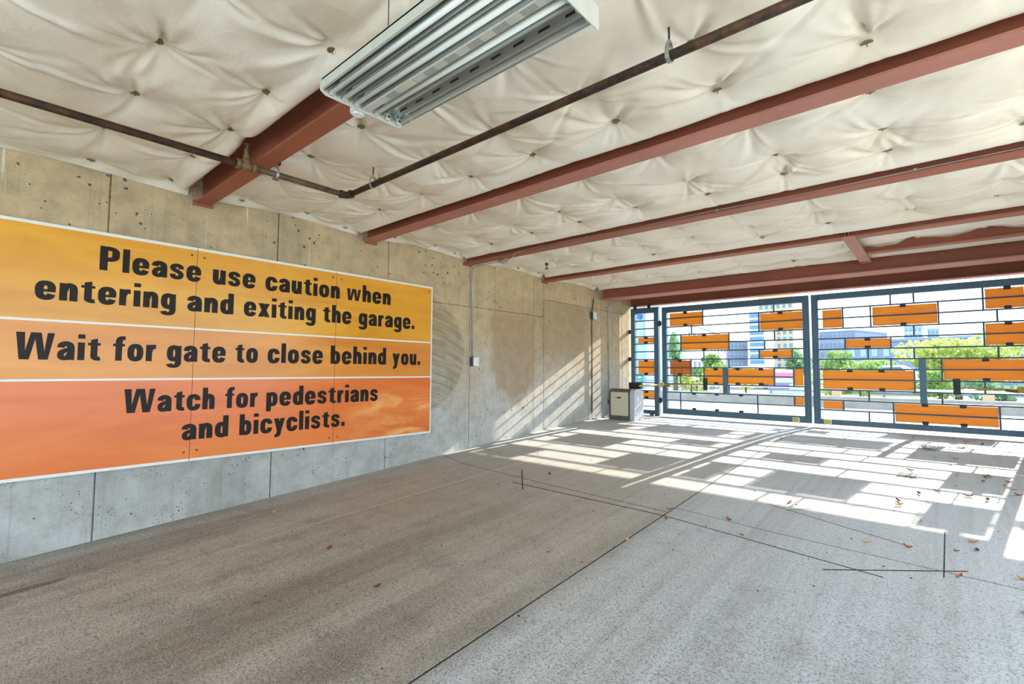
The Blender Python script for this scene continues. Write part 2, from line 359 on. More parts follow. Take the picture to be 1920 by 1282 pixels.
def floor_strip(pts, wd, name, mat):
    P = [Vector((x, y, 0)) for x, y in pts]; Q = []
    for a, b in zip(P[:-1], P[1:]):
        m = max(1, int((b - a).length / 0.25)); Q += [a.lerp(b, i / m) for i in range(m)]
    Q.append(P[-1]); V, F = [], []
    for i, q in enumerate(Q):
        t = (Q[min(i + 1, len(Q) - 1)] - Q[max(0, i - 1)]).normalized(); s = Vector((-t.y, t.x, 0)) * wd / 2
        for e, h in ((-1, 0.0012), (1, 0.0012), (1, -0.02), (-1, -0.02)):
            p = q + s * e; V.append((p.x, p.y, fz(p.y) + h + 0.001))
    for i in range(len(Q) - 1):
        a, b = i * 4, i * 4 + 4; F += [[a + j, a + (j + 1) % 4, b + (j + 1) % 4, b + j] for j in range(4)]
    F += [[0, 1, 2, 3], [len(V) - 1, len(V) - 2, len(V) - 3, len(V) - 4]]
    return obj(name, (V, F), mat, fl)
for pts, wd in (([(1.88, 4.42), (3.77, 4.36), (5.40, 4.08)], 0.011), ([(1.60, 4.92), (2.16, 4.27)], 0.012), ([(5.08, 3.98), (5.82, 4.50)], 0.012), ([(5.71, 5.26), (5.70, 4.30)], 0.007), ([(4.45, 5.22), (5.52, 4.77)], 0.007), ([(4.62, 5.14), (6.35, 6.9)], 0.005)):
    floor_strip(pts, wd, 'saw_cut', 'sealant')
floor_strip([(0.02, 4.95), (0.69, 4.74), (2.2, 4.58), (3.75, 4.47)], 0.006, 'hairline_crack', 'crack'); floor_strip([(3.78, 4.62), (4.6, 4.5), (6.0, 4.38), (7.5, 4.3)], 0.005, 'hairline_crack', 'crack')
floor_strip([(0.0, 9.12), (7.6, 9.18)], 0.006, 'hairline_crack', 'crack')

# ------------------------------------------------------------------ left wall: cast panels with open joints
wl = empty('wall_left', (0, 4, 0)); tag(wl, kind='structure')
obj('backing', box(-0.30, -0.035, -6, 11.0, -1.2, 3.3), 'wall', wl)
YB = [-6, -2.2, -0.66, 0.885, 2.42, 3.93, 5.50, 7.15, 7.47, 9.03, 9.58, 10.52, 11.0]
G_ = 0.005
panels = []
for i in range(len(YB) - 1):
    a, b = YB[i] + G_, YB[i + 1] - G_; off = nrg.uniform(-0.006, 0.0)
    if YB[i] < 5.4: cuts = [-1.2, 2.08, 3.2]
    elif YB[i] < 7.4: cuts = [-1.2, 2.085, 3.2]
    else: cuts = [-1.2, 2.42, 3.2]
    for z0, z1 in zip(cuts[:-1], cuts[1:]):
        if z0 > 0 and YB[i] < 3.9: pass
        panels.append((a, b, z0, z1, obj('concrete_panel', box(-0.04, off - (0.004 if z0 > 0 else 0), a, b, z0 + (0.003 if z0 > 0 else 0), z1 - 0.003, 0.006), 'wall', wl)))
for y, z in [(6.27, 1.836), (6.261, 1.369), (6.253, 0.878), (5.734, 0.872), (6.758, 0.871), (7.74, 1.68), (8.237, 1.695), (8.743, 1.699), (7.731, 1.207), (8.229, 1.214), (8.733, 1.215), (8.218, 0.727), (8.731, 0.727), (7.739, 2.163), (8.238, 2.154), (8.737, 2.186), (5.765, 1.829), (5.747, 1.352), (10.0, 1.9), (10.0, 1.2), (0.35, 2.6), (1.2, 2.55), (2.0, 2.5), (3.3, 2.5), (4.5, 2.52), (0.5, -0.2), (1.75, -0.12), (4.9, 0.62), (5.2, 0.45)]:
    host = [p for p in panels if p[0] < y < p[1] and p[2] < z < p[3]][0][4]
    h = obj('tie_hole', join(disc_x(-0.004, y, z, 0.017, 0.005, 12)), 'tie', host)
    obj('tie_hole', disc_x(0.0008, y + 0.002, z + 0.001, 0.007, 0.002, 10), 'hole', host)

# ------------------------------------------------------------------ right wall, roof deck, pavements
wr = obj('wall_right', box(WX, WX + 0.25, 6.4, 11.0, -1.2, 3.3), 'wall'); tag(wr, kind='structure')  # unseen; stops short, back left open too, to let sky light fill in
rd = obj('ceiling_deck', box(-0.3, WX + 0.3, -6, 11.1, 3.16, 3.3), 'roofdeck'); tag(rd, kind='structure')
ap = obj('pavement', box(-30, 40, 10.851, 14.6, -0.25, 0.014), 'apron'); tag(ap, kind='structure')
rdw = obj('road', box(-80, 80, 14.6, 17.3, -0.25, 0.012), 'asphalt'); tag(rdw, kind='structure')
gr = obj('ground', box(-160, 160, 17.3, 320, -0.4, -0.02), 'dirt'); tag(gr, kind='structure')
g2 = obj('ground', box(WX + 0.3, 40, -20, 10.85, -1.2, -0.75), 'apron'); tag(g2, kind='structure')
g3 = obj('ground', box(-10, WX + 0.3, -30, -6, -1.3, -0.94), 'apron'); tag(g3, kind='structure')
obj('lane_line', box(-60, 60, 15.2, 15.32, 0.0, 0.017), 'white', rdw)

# ------------------------------------------------------------------ steel beams
def ibeam(axis, c, a, b, zb, wd, dp, label, tw=0.012, tf=0.018, mat='steel', fm=None, cat='beam', rot=0.0):
    """axis 'x': runs along x at y=c from a to b; zb = underside"""
    e = empty('steel_beam', ((a + b) / 2, c, zb) if axis == 'x' else (c, (a + b) / 2, zb)); tag(e, label, cat)
    def bb(u0, u1, z0, z1): return box(a, b, c + u0, c + u1, z0, z1) if axis == 'x' else box(c + u0, c + u1, a, b, z0, z1)
    obj('bottom_flange', bb(-wd / 2, wd / 2, zb, zb + tf), fm or mat, e)
    obj('web', bb(-tw / 2, tw / 2, zb + tf, zb + dp - tf), mat, e)
    obj('top_flange', bb(-wd / 2, wd / 2, zb + dp - tf, zb + dp), mat, e)
    if rot: e.rotation_euler.z = rot
    return e
BW = 0.165
B1 = ibeam('x', 1.64, -0.02, WX + 0.2, 2.765, 0.14, 0.39, 'rust-red steel beam nearest the camera, above the sprinkler pipe')
B2 = ibeam('x', 3.54, -0.02, WX + 0.2, 2.76, BW, 0.39, 'rust-red steel beam with peeling flange, second from the camera', mat='steel', fm='steel_worn', rot=-0.014)
B3 = ibeam('x', 5.43, -0.02, WX + 0.2, 2.76, BW, 0.39, 'rust-red steel beam carrying the thin grey conduit along its flange')
B4 = ibeam('x', 7.49, -0.02, WX + 0.2, 2.765, BW, 0.39, 'rust-red steel beam meeting the short cross strut, before the gate header')
B4b = ibeam('x', 8.66, 4.95, WX + 0.2, 2.765, 0.14, 0.39, 'short rust-red steel beam running right from the cross strut')
ST = ibeam('y', 4.90, 7.40, 9.36, 2.755, 0.14, 0.30, 'short rust-red cross strut joining two ceiling beams before the gate', cat='strut', fm='steel_worn')
B5 = ibeam('x', 9.50, 0.10, WX + 0.2, 2.62, 0.30, 0.53, 'deep rust-red header beam spanning the drive in front of the gate', fm='steel_worn')
HD = ibeam('x', 10.94, 0.03, WX + 0.2, 2.612, 0.24, 0.545, 'rust-red lintel beam right above the gate leaves', tf=0.016)
obj('fascia', box(-0.3, WX + 0.3, 11.05, 11.1, 2.66, 3.16), 'steel', HD)
obj('cover_plate', box(0.10, WX + 0.2, 9.66, 9.74, 2.62, 2.632), 'steel_worn', B5)
obj('stiffener', box(4.86, 4.872, 7.41, 7.485, 2.783, 3.13), 'steel', B4)
for y, bm in ((1.64, B1), (3.58, B2), (5.43, B3), (7.49, B4)):
    obj('bearing_plate', box(-0.03, 0.006, y - 0.095, y + 0.095, 2.738, 2.79), 'steel', bm)

# ------------------------------------------------------------------ quilted ceiling blankets pinned up between the beams
ce = empty('ceiling', (3.8, 4, 3.0)); tag(ce, kind='structure')
bays = [(-2.4, 1.50, [-1.55, -0.8, -0.03, 0.72, 1.33]), (1.72, 3.43, [2.02, 2.74, 3.23]), (3.63, 5.325, [3.95, 4.68, 5.13]), (5.53, 7.385, [5.95, 6.66, 7.19]), (7.59, 9.32, [7.92, 8.64, 9.12])]
PINX = [0.06 + 0.772 * k for k in range(10)]
washer = None; PX_HEAD = 1.55
def smoothnoise(X, Y, f, seed):
    r = np.random.RandomState(seed); out = 0
    for i in range(6):
        a, ph = r.uniform(0, 6.28), r.uniform(0, 6.28); fr = f * r.uniform(0.6, 1.6)
        out = out + np.sin((X * math.cos(a) + Y * math.sin(a)) * fr + ph)
    return out / 6
for bi, (y0, y1, rows) in enumerate(bays):
    st = (0.0125, 0.0125, 0.014, 0.018, 0.02)[bi]
    xs = np.arange(0.0, WX + 0.2, st); ys = np.linspace(y0, y1, int((y1 - y0) / st) + 1)
    X, Y = np.meshgrid(xs, ys); r = np.random.RandomState(40 + bi)
    pins = [(px + r.uniform(-0.03, 0.03), py + r.uniform(-0.03, 0.03)) for px in PINX for py in rows]
    dmin = np.full(X.shape, 9.0); wr_ = np.zeros(X.shape); dip = np.zeros(X.shape)
    for (px, py) in pins:
        i0, i1 = np.searchsorted(xs, (px - 0.75, px + 0.75)); j0, j1 = np.searchsorted(ys, (py - 0.75, py + 0.75)); S = (slice(j0, j1), slice(i0, i1))
        dx, dy = X[S] - px, Y[S] - py; d = np.hypot(dx, dy); dmin[S] = np.minimum(dmin[S], d); dd = np.maximum(d - 0.03, 0)
        main = r.uniform(-2.6, -0.5)
        for q in range(15):     # gathers: narrow folds fanning out from the pin
            th = main + r.randn() * 0.9 if q < 9 else r.uniform(0, 6.28); bend = r.uniform(-0.9, 0.9)
            cx_, sx_ = math.cos(th), math.sin(th); al = dx * cx_ + dy * sx_; ac = -dx * sx_ + dy * cx_ - bend * al * al * 0.5
            wd_ = 0.011 + r.uniform(0.04, 0.11) * np.maximum(al, 0); Lq = r.uniform(0.12, 0.42); amp = r.uniform(0.016, 0.044) * r.choice((1, 1, -0.8))
            wr_[S] += np.where(al > 0, amp * (dd / (dd + 0.03)) * np.exp(-(np.maximum(al, 0) / Lq) ** 1.6) * (np.exp(-(ac / wd_) ** 2) - 0.35 * np.exp(-((ac - 1.6 * wd_) / wd_) ** 2)), 0)
        dip[S] += 0.06 * np.exp(-dd / 0.08)
    pil = 0.07 * (1 - np.exp(-(dmin / 0.22) ** 1.2))
    # long tension folds between pins across the bay
    fold = 0.0
    for py in rows:
        fold = fold + 0.018 * np.exp(-np.abs(Y - py - 0.03 * np.sin(X * 4 + py)) / 0.035) * (0.5 + 0.5 * np.sin(X * 8.1 + 3 * py))
    Z = 2.915 - pil + dip * 0.6 + wr_ + fold + 0.012 * smoothnoise(X, Y, 9, 5 + bi) + 0.004 * smoothnoise(X, Y, 34, 15 + bi)
    u_ = y1 - Y - (0.014 * (3.8 - X) * -1 if bi == 1 else 0); wgt = np.exp(-((u_ - 0.07) / 0.085) ** 2) * (X > 0.15) * (1 - (0.95 * np.exp(-((X - PX_HEAD) / 0.25) ** 2) if bi == 0 else 0))
    Z = Z * (1 - wgt) + wgt * ((2.82 if bi == 0 else 2.787) + 0.014 * smoothnoise(X, Y * 0, 6, 60 + bi) + 0.35 * wr_)
    near = np.clip((y1 - Y) / (0.05 if bi else 0.09), 0, 1); far = np.clip((Y - y0) / 0.07, 0, 1)
    if bi == 0: far = np.ones_like(far)
    wav = 0.02 * smoothnoise(X, Y * 0, 5, 80 + bi)
    Z = Z + np.maximum(0, 2.835 - Z) * 0.5
    Z = Z + (1 - np.sqrt(1 - (1 - near) ** 2)) * (0.12 + wav) + (1 - np.sqrt(1 - (1 - far) ** 2)) * 0.10
    lip = np.clip(1 - X / 0.10, 0, 1); Z = Z * (1 - lip) + lip * (2.845 + 0.02 * np.sin(Y * 3.1))
    Z = np.clip(Z, 2.765, 3.14)
    nx, ny = len(xs), len(ys); V = np.stack([X, Y, Z], -1).reshape(-1, 3)
    idx = np.arange(nx * ny).reshape(ny, nx); F = np.stack([idx[:-1, :-1], idx[1:, :-1], idx[1:, 1:], idx[:-1, 1:]], -1).reshape(-1, 4)
    c = (V.min(0) + V.max(0)) / 2; me = bpy.data.meshes.new('insulation_blanket')
    me.vertices.add(len(V)); me.vertices.foreach_set('co', (V - c).ravel()); me.loops.add(F.size); me.loops.foreach_set('vertex_index', F.ravel().astype(np.int32))
    me.polygons.add(len(F)); me.polygons.foreach_set('loop_start', np.arange(0, F.size, 4, dtype=np.int32)); me.polygons.foreach_set('use_smooth', np.ones(len(F), dtype=bool)); me.update(); me.validate()
    me.materials.append(MT['fabric'])
    o = bpy.data.objects.new('insulation_blanket', me); COL.objects.link(o); o.parent = ce; o.location = Vector(c) - Vector(ce.location)
    for (px, py) in pins:
        if py < -0.3: continue
        ix, iy = np.argmin(abs(xs - px)), np.argmin(abs(ys - py)); z = Z[iy, ix]
        if washer is None:
            V1, F1 = join(tube([(0, 0, -0.007), (0, 0, -0.011)], 0.03, 14), tube([(0, 0, -0.006), (0, 0, -0.03)], 0.003, 6))
            washer = bpy.data.meshes.new('pin_washer'); washer.from_pydata([tuple(v) for v in V1], [], F1); washer.materials.append(MT['pin'])
        p = bpy.data.objects.new('pin_washer', washer); COL.objects.link(p); p.parent = o
        p.location = Vector((px, py, z)) - Vector(ce.location) - Vector(o.location)

# ------------------------------------------------------------------ caution sign
SG = empty('caution_sign', (0.03, 2.36, 0.131)); tag(SG, 'large yellow and orange caution sign in three panels bolted to the concrete wall', 'sign')
SX = 0.045
ys_ = [0.05, 1.597, 3.135, 4.68]
for a, b in zip(ys_[:-1], ys_[1:]):
    base = obj('sign_panel', box(0.0, SX, a + 0.002, b - 0.002, 0.131, 2.29), 'signw', SG)
    for z0, z1, m, nm in ((1.468, 2.262, 'sign1', 'yellow_band'), (0.962, 1.448, 'sign2', 'amber_band'), (0.158, 0.942, 'sign3', 'orange_band')):
        obj(nm, box(SX, SX + 0.0012, max(a + 0.002, 0.078), min(b - 0.002, 4.655), z0, z1), m, base)
for y in (1.597, 3.135):
    obj('panel_seam', box(SX - 0.002, SX + 0.0006, y - 0.002, y + 0.002, 0.135, 2.285), 'seam', SG)
for y, z in [(1.547, 2.205), (1.66, 2.195), (3.085, 2.205), (3.195, 2.195), (4.61, 2.215), (4.62, 0.205), (1.547, 0.225), (1.66, 0.235), (3.085, 0.215), (3.195, 0.215), (0.13, 2.21), (0.13, 0.22)]:
    obj('screw', tube([(SX, y, z), (SX + 0.006, y, z)], 0.011, 10), 'brass', SG)
# lettering: strokes drawn with a broad elliptical pen, unit = x-height
HX, HY = 0.205, 0.138
def pen(path, closed=False, hx=HX, hy=HY, sub=5):
    P = [np.array(p, float) for p in path]; n = len(P); Q = []
    g = (lambda i: P[i % n]) if closed else (lambda i: P[min(max(i, 0), n - 1)])
    for i in range(n if closed else n - 1):
        for s in range(sub):
            t = s / sub; a, b, c, d = g(i - 1), g(i), g(i + 1), g(i + 2)
            Q.append(0.5 * (2 * b + (c - a) * t + (2 * a - 5 * b + 4 * c - d) * t * t + (3 * b - a - 3 * c + d) * t ** 3))
    if not closed: Q.append(P[-1])
    m = len(Q); L, Rr = [], []
    for i in range(m):
        t = Q[(i + 1) % m] - Q[i - 1] if closed else Q[min(i + 1, m - 1)] - Q[max(i - 1, 0)]
        nn = np.array([-t[1], t[0]]); nn = nn / (np.linalg.norm(nn) + 1e-9); k = math.sqrt((hx * nn[0]) ** 2 + (hy * nn[1]) ** 2)
        o_ = np.array([hx * hx * nn[0], hy * hy * nn[1]]) / k; L.append(Q[i] + o_); Rr.append(Q[i] - o_)
    polys = [[L[i], L[(i + 1) % m], Rr[(i + 1) % m], Rr[i]] for i in range(m if closed else m - 1)]
    return polys
def rect(x0, x1, y0, y1): return [[(x0, y0), (x1, y0), (x1, y1), (x0, y1)]]
def ring(x0, x1, y0, y1):
    cx, cy, rx, ry = (x0 + x1) / 2, (y0 + y1) / 2, (x1 - x0) / 2 - HX, (y1 - y0) / 2 - HY; pts = []
    for i in range(16):
        a = 2 * math.pi * i / 16; c, s = math.cos(a), math.sin(a); e = 0.75
        pts.append((cx + rx * math.copysign(abs(c) ** e, c), cy + ry * math.copysign(abs(s) ** e, s)))
    return pen(pts, True, sub=3)
ARCH = [(0.25, 0.58), (0.30, 0.80), (0.48, 0.895), (0.66, 0.84), (0.72, 0.66), (0.72, 0.3), (0.72, 0.0)]
def bigW(s):
    p = [(230, 385), (375, 390), (390, 705), (470, 395), (650, 403), (710, 715), (752, 405), (877, 412), (775, 860), (615, 860), (548, 500), (458, 857), (295, 857)]
    q = [((x - 230) / 325, (860 - y) / 475 * 1.46) for x, y in p]
    q = [(x, min(max(y, 0), 1.46) if y > 1.3 or y < 0.1 else y) for x, y in q]; q = [(x, 1.46 if y > 1.3 else (0.0 if y < 0.1 else y)) for x, y in q]
    q = [(x * s, y * s) for x, y in q]
    return [[q[0], q[1], q[2], q[12]], [q[2], q[11], q[12]], [q[2], q[3], q[10], q[11]], [q[3], q[4], q[10]], [q[4], q[5], q[9], q[10]], [q[5], q[8], q[9]], [q[5], q[6], q[7], q[8]]]
GL = {
    'P': (rect(0, 0.44, 0, 1.46) + pen([(0.3, 1.335), (0.62, 1.335), (0.84, 1.24), (0.88, 1.02), (0.84, 0.80), (0.62, 0.69), (0.3, 0.69)], hx=0.215, hy=0.125), 1.10),
    'l': (rect(0, 0.4, 0, 1.46), 0.40), 'i': (rect(0, 0.4, 0, 1.0) + rect(0, 0.4, 1.22, 1.46), 0.40), '.': (rect(0, 0.36, 0, 0.34), 0.36),
    'o': (ring(0, 1.0, -0.03, 1.03), 1.0),
    'e': (pen([(0.78, 0.50), (0.79, 0.70), (0.68, 0.87), (0.5, 0.905), (0.32, 0.87), (0.21, 0.70), (0.2, 0.5), (0.21, 0.3), (0.32, 0.13), (0.52, 0.095), (0.7, 0.14), (0.79, 0.30)]) + rect(0.3, 0.975, 0.42, 0.56), 1.0),
    'c': (pen([(0.79, 0.64), (0.77, 0.78), (0.66, 0.88), (0.5, 0.905), (0.32, 0.87), (0.21, 0.70), (0.2, 0.5), (0.21, 0.3), (0.32, 0.13), (0.5, 0.095), (0.68, 0.13), (0.78, 0.24), (0.79, 0.38)]), 0.98),
    's': (pen([(0.73, 0.68), (0.70, 0.83), (0.48, 0.905), (0.25, 0.84), (0.20, 0.70), (0.30, 0.59), (0.5, 0.52), (0.68, 0.42), (0.74, 0.29), (0.66, 0.14), (0.46, 0.095), (0.24, 0.15), (0.19, 0.32)], hx=0.18, hy=0.12), 0.93),
    'a': (pen([(0.18, 0.68), (0.23, 0.83), (0.46, 0.905), (0.68, 0.83), (0.74, 0.64), (0.74, 0.3), (0.74, 0.0)]) + pen([(0.70, 0.60), (0.46, 0.53), (0.24, 0.43), (0.18, 0.27), (0.24, 0.13), (0.42, 0.095), (0.58, 0.17), (0.70, 0.34)], hx=0.18, hy=0.115), 0.94),
    'n': (rect(0, 0.4, 0, 1.0) + pen(ARCH), 0.92), 'h': (rect(0, 0.4, 0, 1.46) + pen(ARCH), 0.92),
    'u': (rect(0.52, 0.92, 0, 1.0) + pen([(0.92 - x, 1.0 - y) for x, y in ARCH]), 0.92),
    'r': (rect(0, 0.4, 0, 1.0) + pen([(0.22, 0.60), (0.30, 0.80), (0.46, 0.875), (0.64, 0.88)]), 0.66),
    't': ([[(0.17, 0.2), (0.57, 0.2), (0.57, 1.26), (0.17, 1.17)]] + rect(0, 0.74, 0.85, 1.0) + pen([(0.37, 0.35), (0.39, 0.17), (0.54, 0.10), (0.74, 0.105)], hy=0.115), 0.74),
    'f': (rect(0.16, 0.56, 0, 1.1) + rect(0, 0.72, 0.85, 1.0) + pen([(0.36, 0.9), (0.37, 1.18), (0.48, 1.33), (0.74, 1.35)], hy=0.115), 0.72),
    'd': (ring(0, 0.96, -0.03, 1.03) + rect(0.56, 0.96, 0, 1.46), 0.96), 'b': (ring(0, 0.96, -0.03, 1.03) + rect(0, 0.4, 0, 1.46), 0.96),
    'p': (ring(0, 0.96, -0.03, 1.03) + rect(0, 0.4, -0.38, 1.0), 0.96),
    'g': (ring(0, 0.96, 0.0, 1.03) + rect(0.56, 0.96, -0.1, 1.0) + pen([(0.76, 0.1), (0.75, -0.12), (0.64, -0.27), (0.44, -0.30), (0.26, -0.27), (0.17, -0.15)], hy=0.105), 0.96),
    'x': ([[(0.0, 1.0), (0.44, 1.0), (0.98, 0.0), (0.54, 0.0)], [(0.54, 1.0), (0.96, 1.0), (0.42, 0.0), (0.0, 0.0)]], 0.98),
    'y': ([[(0.0, 1.0), (0.42, 1.0), (0.68, 0.05), (0.30, 0.0)], [(0.56, 1.0), (0.95, 1.0), (0.58, -0.15), (0.30, 0.05)]] + pen([(0.46, 0.0), (0.38, -0.2), (0.25, -0.27), (0.08, -0.27)], hy=0.11), 0.95),
    'w': (bigW(0.73), 1.46), 'W': (bigW(1.0), 1.99),
}
GL['w'] = ([[(x, y / (1.46 * 0.73)) for x, y in q] for q in GL['w'][0]], 1.46)
def word(txt, ya, yb, zb, xh):
    polys, cur = [], 0.0
    for ch in txt:
        g, adv = GL[ch]; polys += [[(x + cur, y) for x, y in q] for q in g]; cur += adv + 0.17
    tot = cur - 0.17; k = (yb - ya) / tot; V, F = [], []
    for iq, q in enumerate(polys):
        b = len(V); V += [(SX + 0.0025 + 0.00004 * (iq % 60), ya + x * k, zb + y * xh) for x, y in q]; F.append(list(range(b, b + len(q))))
    Vn = np.array(V)
    F2 = []
    for f in F:
        p = Vn[f]; nn = sum(np.cross(p[i] - p[0], p[i + 1] - p[0])[0] for i in range(1, len(f) - 1)); F2.append(f if nn > 0 else f[::-1])
    return V, F2
lines = [(1.943, 0.151, [('Please', 0.828, 1.635), ('use', 1.743, 2.166), ('caution', 2.273, 3.177), ('when', 3.277, 3.936)]),
         (1.637, 0.151, [('entering', 0.421, 1.425), ('and', 1.525, 1.952), ('exiting', 2.057, 2.869), ('the', 2.962, 3.347), ('garage.', 3.452, 4.348)]),
         (1.125, 0.155, [('Wait', 0.326, 0.866), ('for', 0.954, 1.282), ('gate', 1.370, 1.893), ('to', 1.987, 2.218), ('close', 2.324, 2.975), ('behind', 3.077, 3.882), ('you.', 3.985, 4.462)]),
         (0.640, 0.152, [('Watch', 1.054, 1.805), ('for', 1.904, 2.233), ('pedestrians', 2.324, 3.764)]),
         (0.345, 0.152, [('and', 1.525, 1.946), ('bicyclists.', 2.055, 3.288)])]
for zb, xh, ws in lines:
    for t, a, b in ws: obj('lettering', word(t, a, b, zb, xh), 'letter', SG)

# ------------------------------------------------------------------ fluorescent fixture
FX0, FX1, FY0, FY1, FZ0 = 3.58, 4.80, 1.085, 1.54, 2.36
LF = empty('fluorescent_fixture', ((FX0 + FX1) / 2, (FY0 + FY1) / 2, FZ0)); tag(LF, 'open six-lane fluorescent light fixture with bare tubes hung under the ceiling', 'light fixture')
obj('housing', join(box(FX0, FX1, FY0, FY1, FZ0 + 0.062, FZ0 + 0.072), box(FX0, FX1, FY0, FY0 + 0.012, FZ0 + 0.02, FZ0 + 0.07), box(FX0, FX1, FY1 - 0.012, FY1, FZ0 + 0.02, FZ0 + 0.07)), 'fix', LF)
obj('end_cap', prism([(FY0 - 0.006, FZ0 + 0.075), (FY0 - 0.006, FZ0 + 0.012), (FY0 + 0.02, FZ0 - 0.004), (FY1 - 0.02, FZ0 - 0.004), (FY1 + 0.006, FZ0 + 0.012), (FY1 + 0.006, FZ0 + 0.075)], FX0 - 0.004, FX0, 'yz'), 'fix', LF)
obj('end_cap', prism([(FY0 - 0.006, FZ0 + 0.075), (FY0 - 0.006, FZ0 - 0.02), (FY1 + 0.01, FZ0 - 0.02), (FY1 + 0.01, FZ0 + 0.075)], FX1, FX1 + 0.004, 'yz'), 'fix', LF)
lane = 0.0655; chan = FY0 + 0.012 + 3 * lane
lanes = [FY0 + 0.012 + lane * (i + 0.5) for i in range(3)] + [chan + 0.05 + lane * (i + 0.5) for i in range(3)]
for i, yc in enumerate(lanes):
    pts = [(yc + u * lane / 2, FZ0 + 0.012 + 0.048 * (1 - abs(u) ** 2.2)) for u in (-1, -0.8, -0.55, -0.3, 0, 0.3, 0.55, 0.8, 1)]
    V, F = [], []
    for x in (FX0, FX1): V += [(x, a, b) for a, b in pts] + [(x, a, b + 0.0015) for a, b in pts]
    n = len(pts)
    for j in range(n - 1): F += [[j, j + 1, 2 * n + j + 1, 2 * n + j], [n + j, 3 * n + j, 3 * n + j + 1, n + j + 1]]
    rf = obj('reflector', (V, F), 'mirror', LF, True)
    for s in range(9):   # vent slots punched along the reflector crest
        x = FX0 + 0.09 + s * 0.13
        for sd in (-1, 1): obj('vent_slot', box(x, x + 0.055, yc + sd * 0.024 - 0.002, yc + sd * 0.024 + 0.002, FZ0 + 0.0300, FZ0 + 0.0420), 'black', rf)
    if i < 4: obj('tube_lamp', tube([(FX0 + 0.02, yc, FZ0 + 0.018), (FX1 - 0.02, yc, FZ0 + 0.018)], 0.0125, 14), 'tube', LF, True)
    for x in (FX0 + 0.001, FX1 - 0.026):
        sk = obj('lamp_socket', box(x, x + 0.025, yc - 0.011, yc + 0.011, FZ0 + 0.003, FZ0 + 0.034, 0.004), 'fix', LF)
        obj('socket_hole', tube([(x + (0.0252 if x < 4 else -0.0012), yc, FZ0 + 0.018), (x + (0.0264 if x < 4 else -0.0002), yc, FZ0 + 0.018)], 0.007, 10), 'black', sk)
bc = obj('ballast_cover', box(FX0, FX1, chan + 0.003, chan + 0.047, FZ0 + 0.004, FZ0 + 0.03, 0.004), 'fix', LF)
for s in range(7):
    x = FX0 + 0.2 + s * 0.14
    V, F = [], []
    for a in range(8):
        for b in range(4):
            q = box(x + a * 0.009, x + a * 0.009 + 0.004, chan + 0.011 + b * 0.008, chan + 0.015 + b * 0.008, FZ0 + 0.0032, FZ0 + 0.0042); n = len(V); V += q[0]; F += [[i + n for i in f] for f in q[1]]
    obj('perforation', (V, F), 'opdark', bc)
obj('rating_label', box(FX0 + 0.34, FX0 + 0.40, chan + 0.010, chan + 0.042, FZ0 + 0.0028, FZ0 + 0.004), 'opbeige', bc)
obj('occupancy_sensor', join(tube([(FX0 - 0.045, 1.305, FZ0 + 0.035), (FX0 - 0.045, 1.305, FZ0 + 0.005)], 0.04, 20), tube([(FX0 - 0.045, 1.305, FZ0 + 0.005), (FX0 - 0.045, 1.305, FZ0 - 0.006)], 0.026, 20), box(FX0 - 0.06, FX0, 1.28, 1.33, FZ0 + 0.03, FZ0 + 0.045)), 'white', LF)
for x in (FX0 + 0.2, FX1 - 0.2): obj('hanger_wire', tube([(x, 1.31, FZ0 + 0.07), (x, 1.31, 2.93)], 0.0025, 6), 'rod', LF)

# ------------------------------------------------------------------ sprinkler pipes
PZ, PX, PY = 2.70, 1.55, 2.39
pa = empty('sprinkler_pipe', (PX, 0.5, PZ)); tag(pa, 'rusty sprinkler pipe running beside the wall with an upright sprinkler head', 'pipe')
obj('pipe_run', tube([(PX, -2.2, PZ), (PX, 1.44, PZ)], 0.027, 16), 'pipe', pa, True)
obj('pipe_run', tube([(PX, 1.50, PZ), (PX, PY - 0.04, PZ)], 0.026, 16), 'pipe_grey', pa, True)
tee = obj('tee_fitting', join(tube([(PX, 1.415, PZ), (PX, 1.445, PZ)], 0.040, 16), tube([(PX, 1.445, PZ), (PX, 1.535, PZ)], 0.034, 16), tube([(PX, 1.535, PZ), (PX, 1.565, PZ)], 0.040, 16), tube([(PX, 1.49, PZ), (PX, 1.49, PZ + 0.055)], 0.031, 14)), 'brass', pa, True)
obj('sprinkler_head', join(tube([(PX, 1.49, PZ + 0.055), (PX, 1.49, PZ + 0.085)], 0.024, 8), tube([(PX, 1.49, PZ + 0.085), (PX, 1.49, PZ + 0.12)], 0.017, 12), tube([(PX, 1.49, PZ + 0.12), (PX, 1.49, PZ + 0.135)], 0.021, 8), tube([(PX - 0.014, 1.49, PZ + 0.135), (PX - 0.014, 1.49, PZ + 0.175)], 0.004, 6), tube([(PX + 0.014, 1.49, PZ + 0.135), (PX + 0.014, 1.49, PZ + 0.175)], 0.004, 6), tube([(PX, 1.49, PZ + 0.14), (PX, 1.49, PZ + 0.17)], 0.005, 6), tube([(PX, 1.49, PZ + 0.174), (PX, 1.49, PZ + 0.178)], 0.026, 14)), 'brass', tee)
obj('elbow', tube([(PX, PY - 0.075, PZ), (PX, PY - 0.055, PZ)] + arc((PX, PY - 0.05, PZ), (PX, PY, PZ), (PX + 0.05, PY, PZ)) + [(PX + 0.055, PY, PZ), (PX + 0.075, PY, PZ)], 0.032, 14, radii=[0.038, 0.038] + [0.032] * 9 + [0.038, 0.038]), 'pipe', pa, True)
pb = empty('sprinkler_pipe', (4.5, PY, PZ)); tag(pb, 'dark sprinkler pipe crossing under the ceiling to the upper right', 'pipe')
obj('pipe_run', tube([(PX + 0.07, PY, PZ), (WX + 0.1, PY, PZ)], 0.026, 16), 'pipe', pb, True)
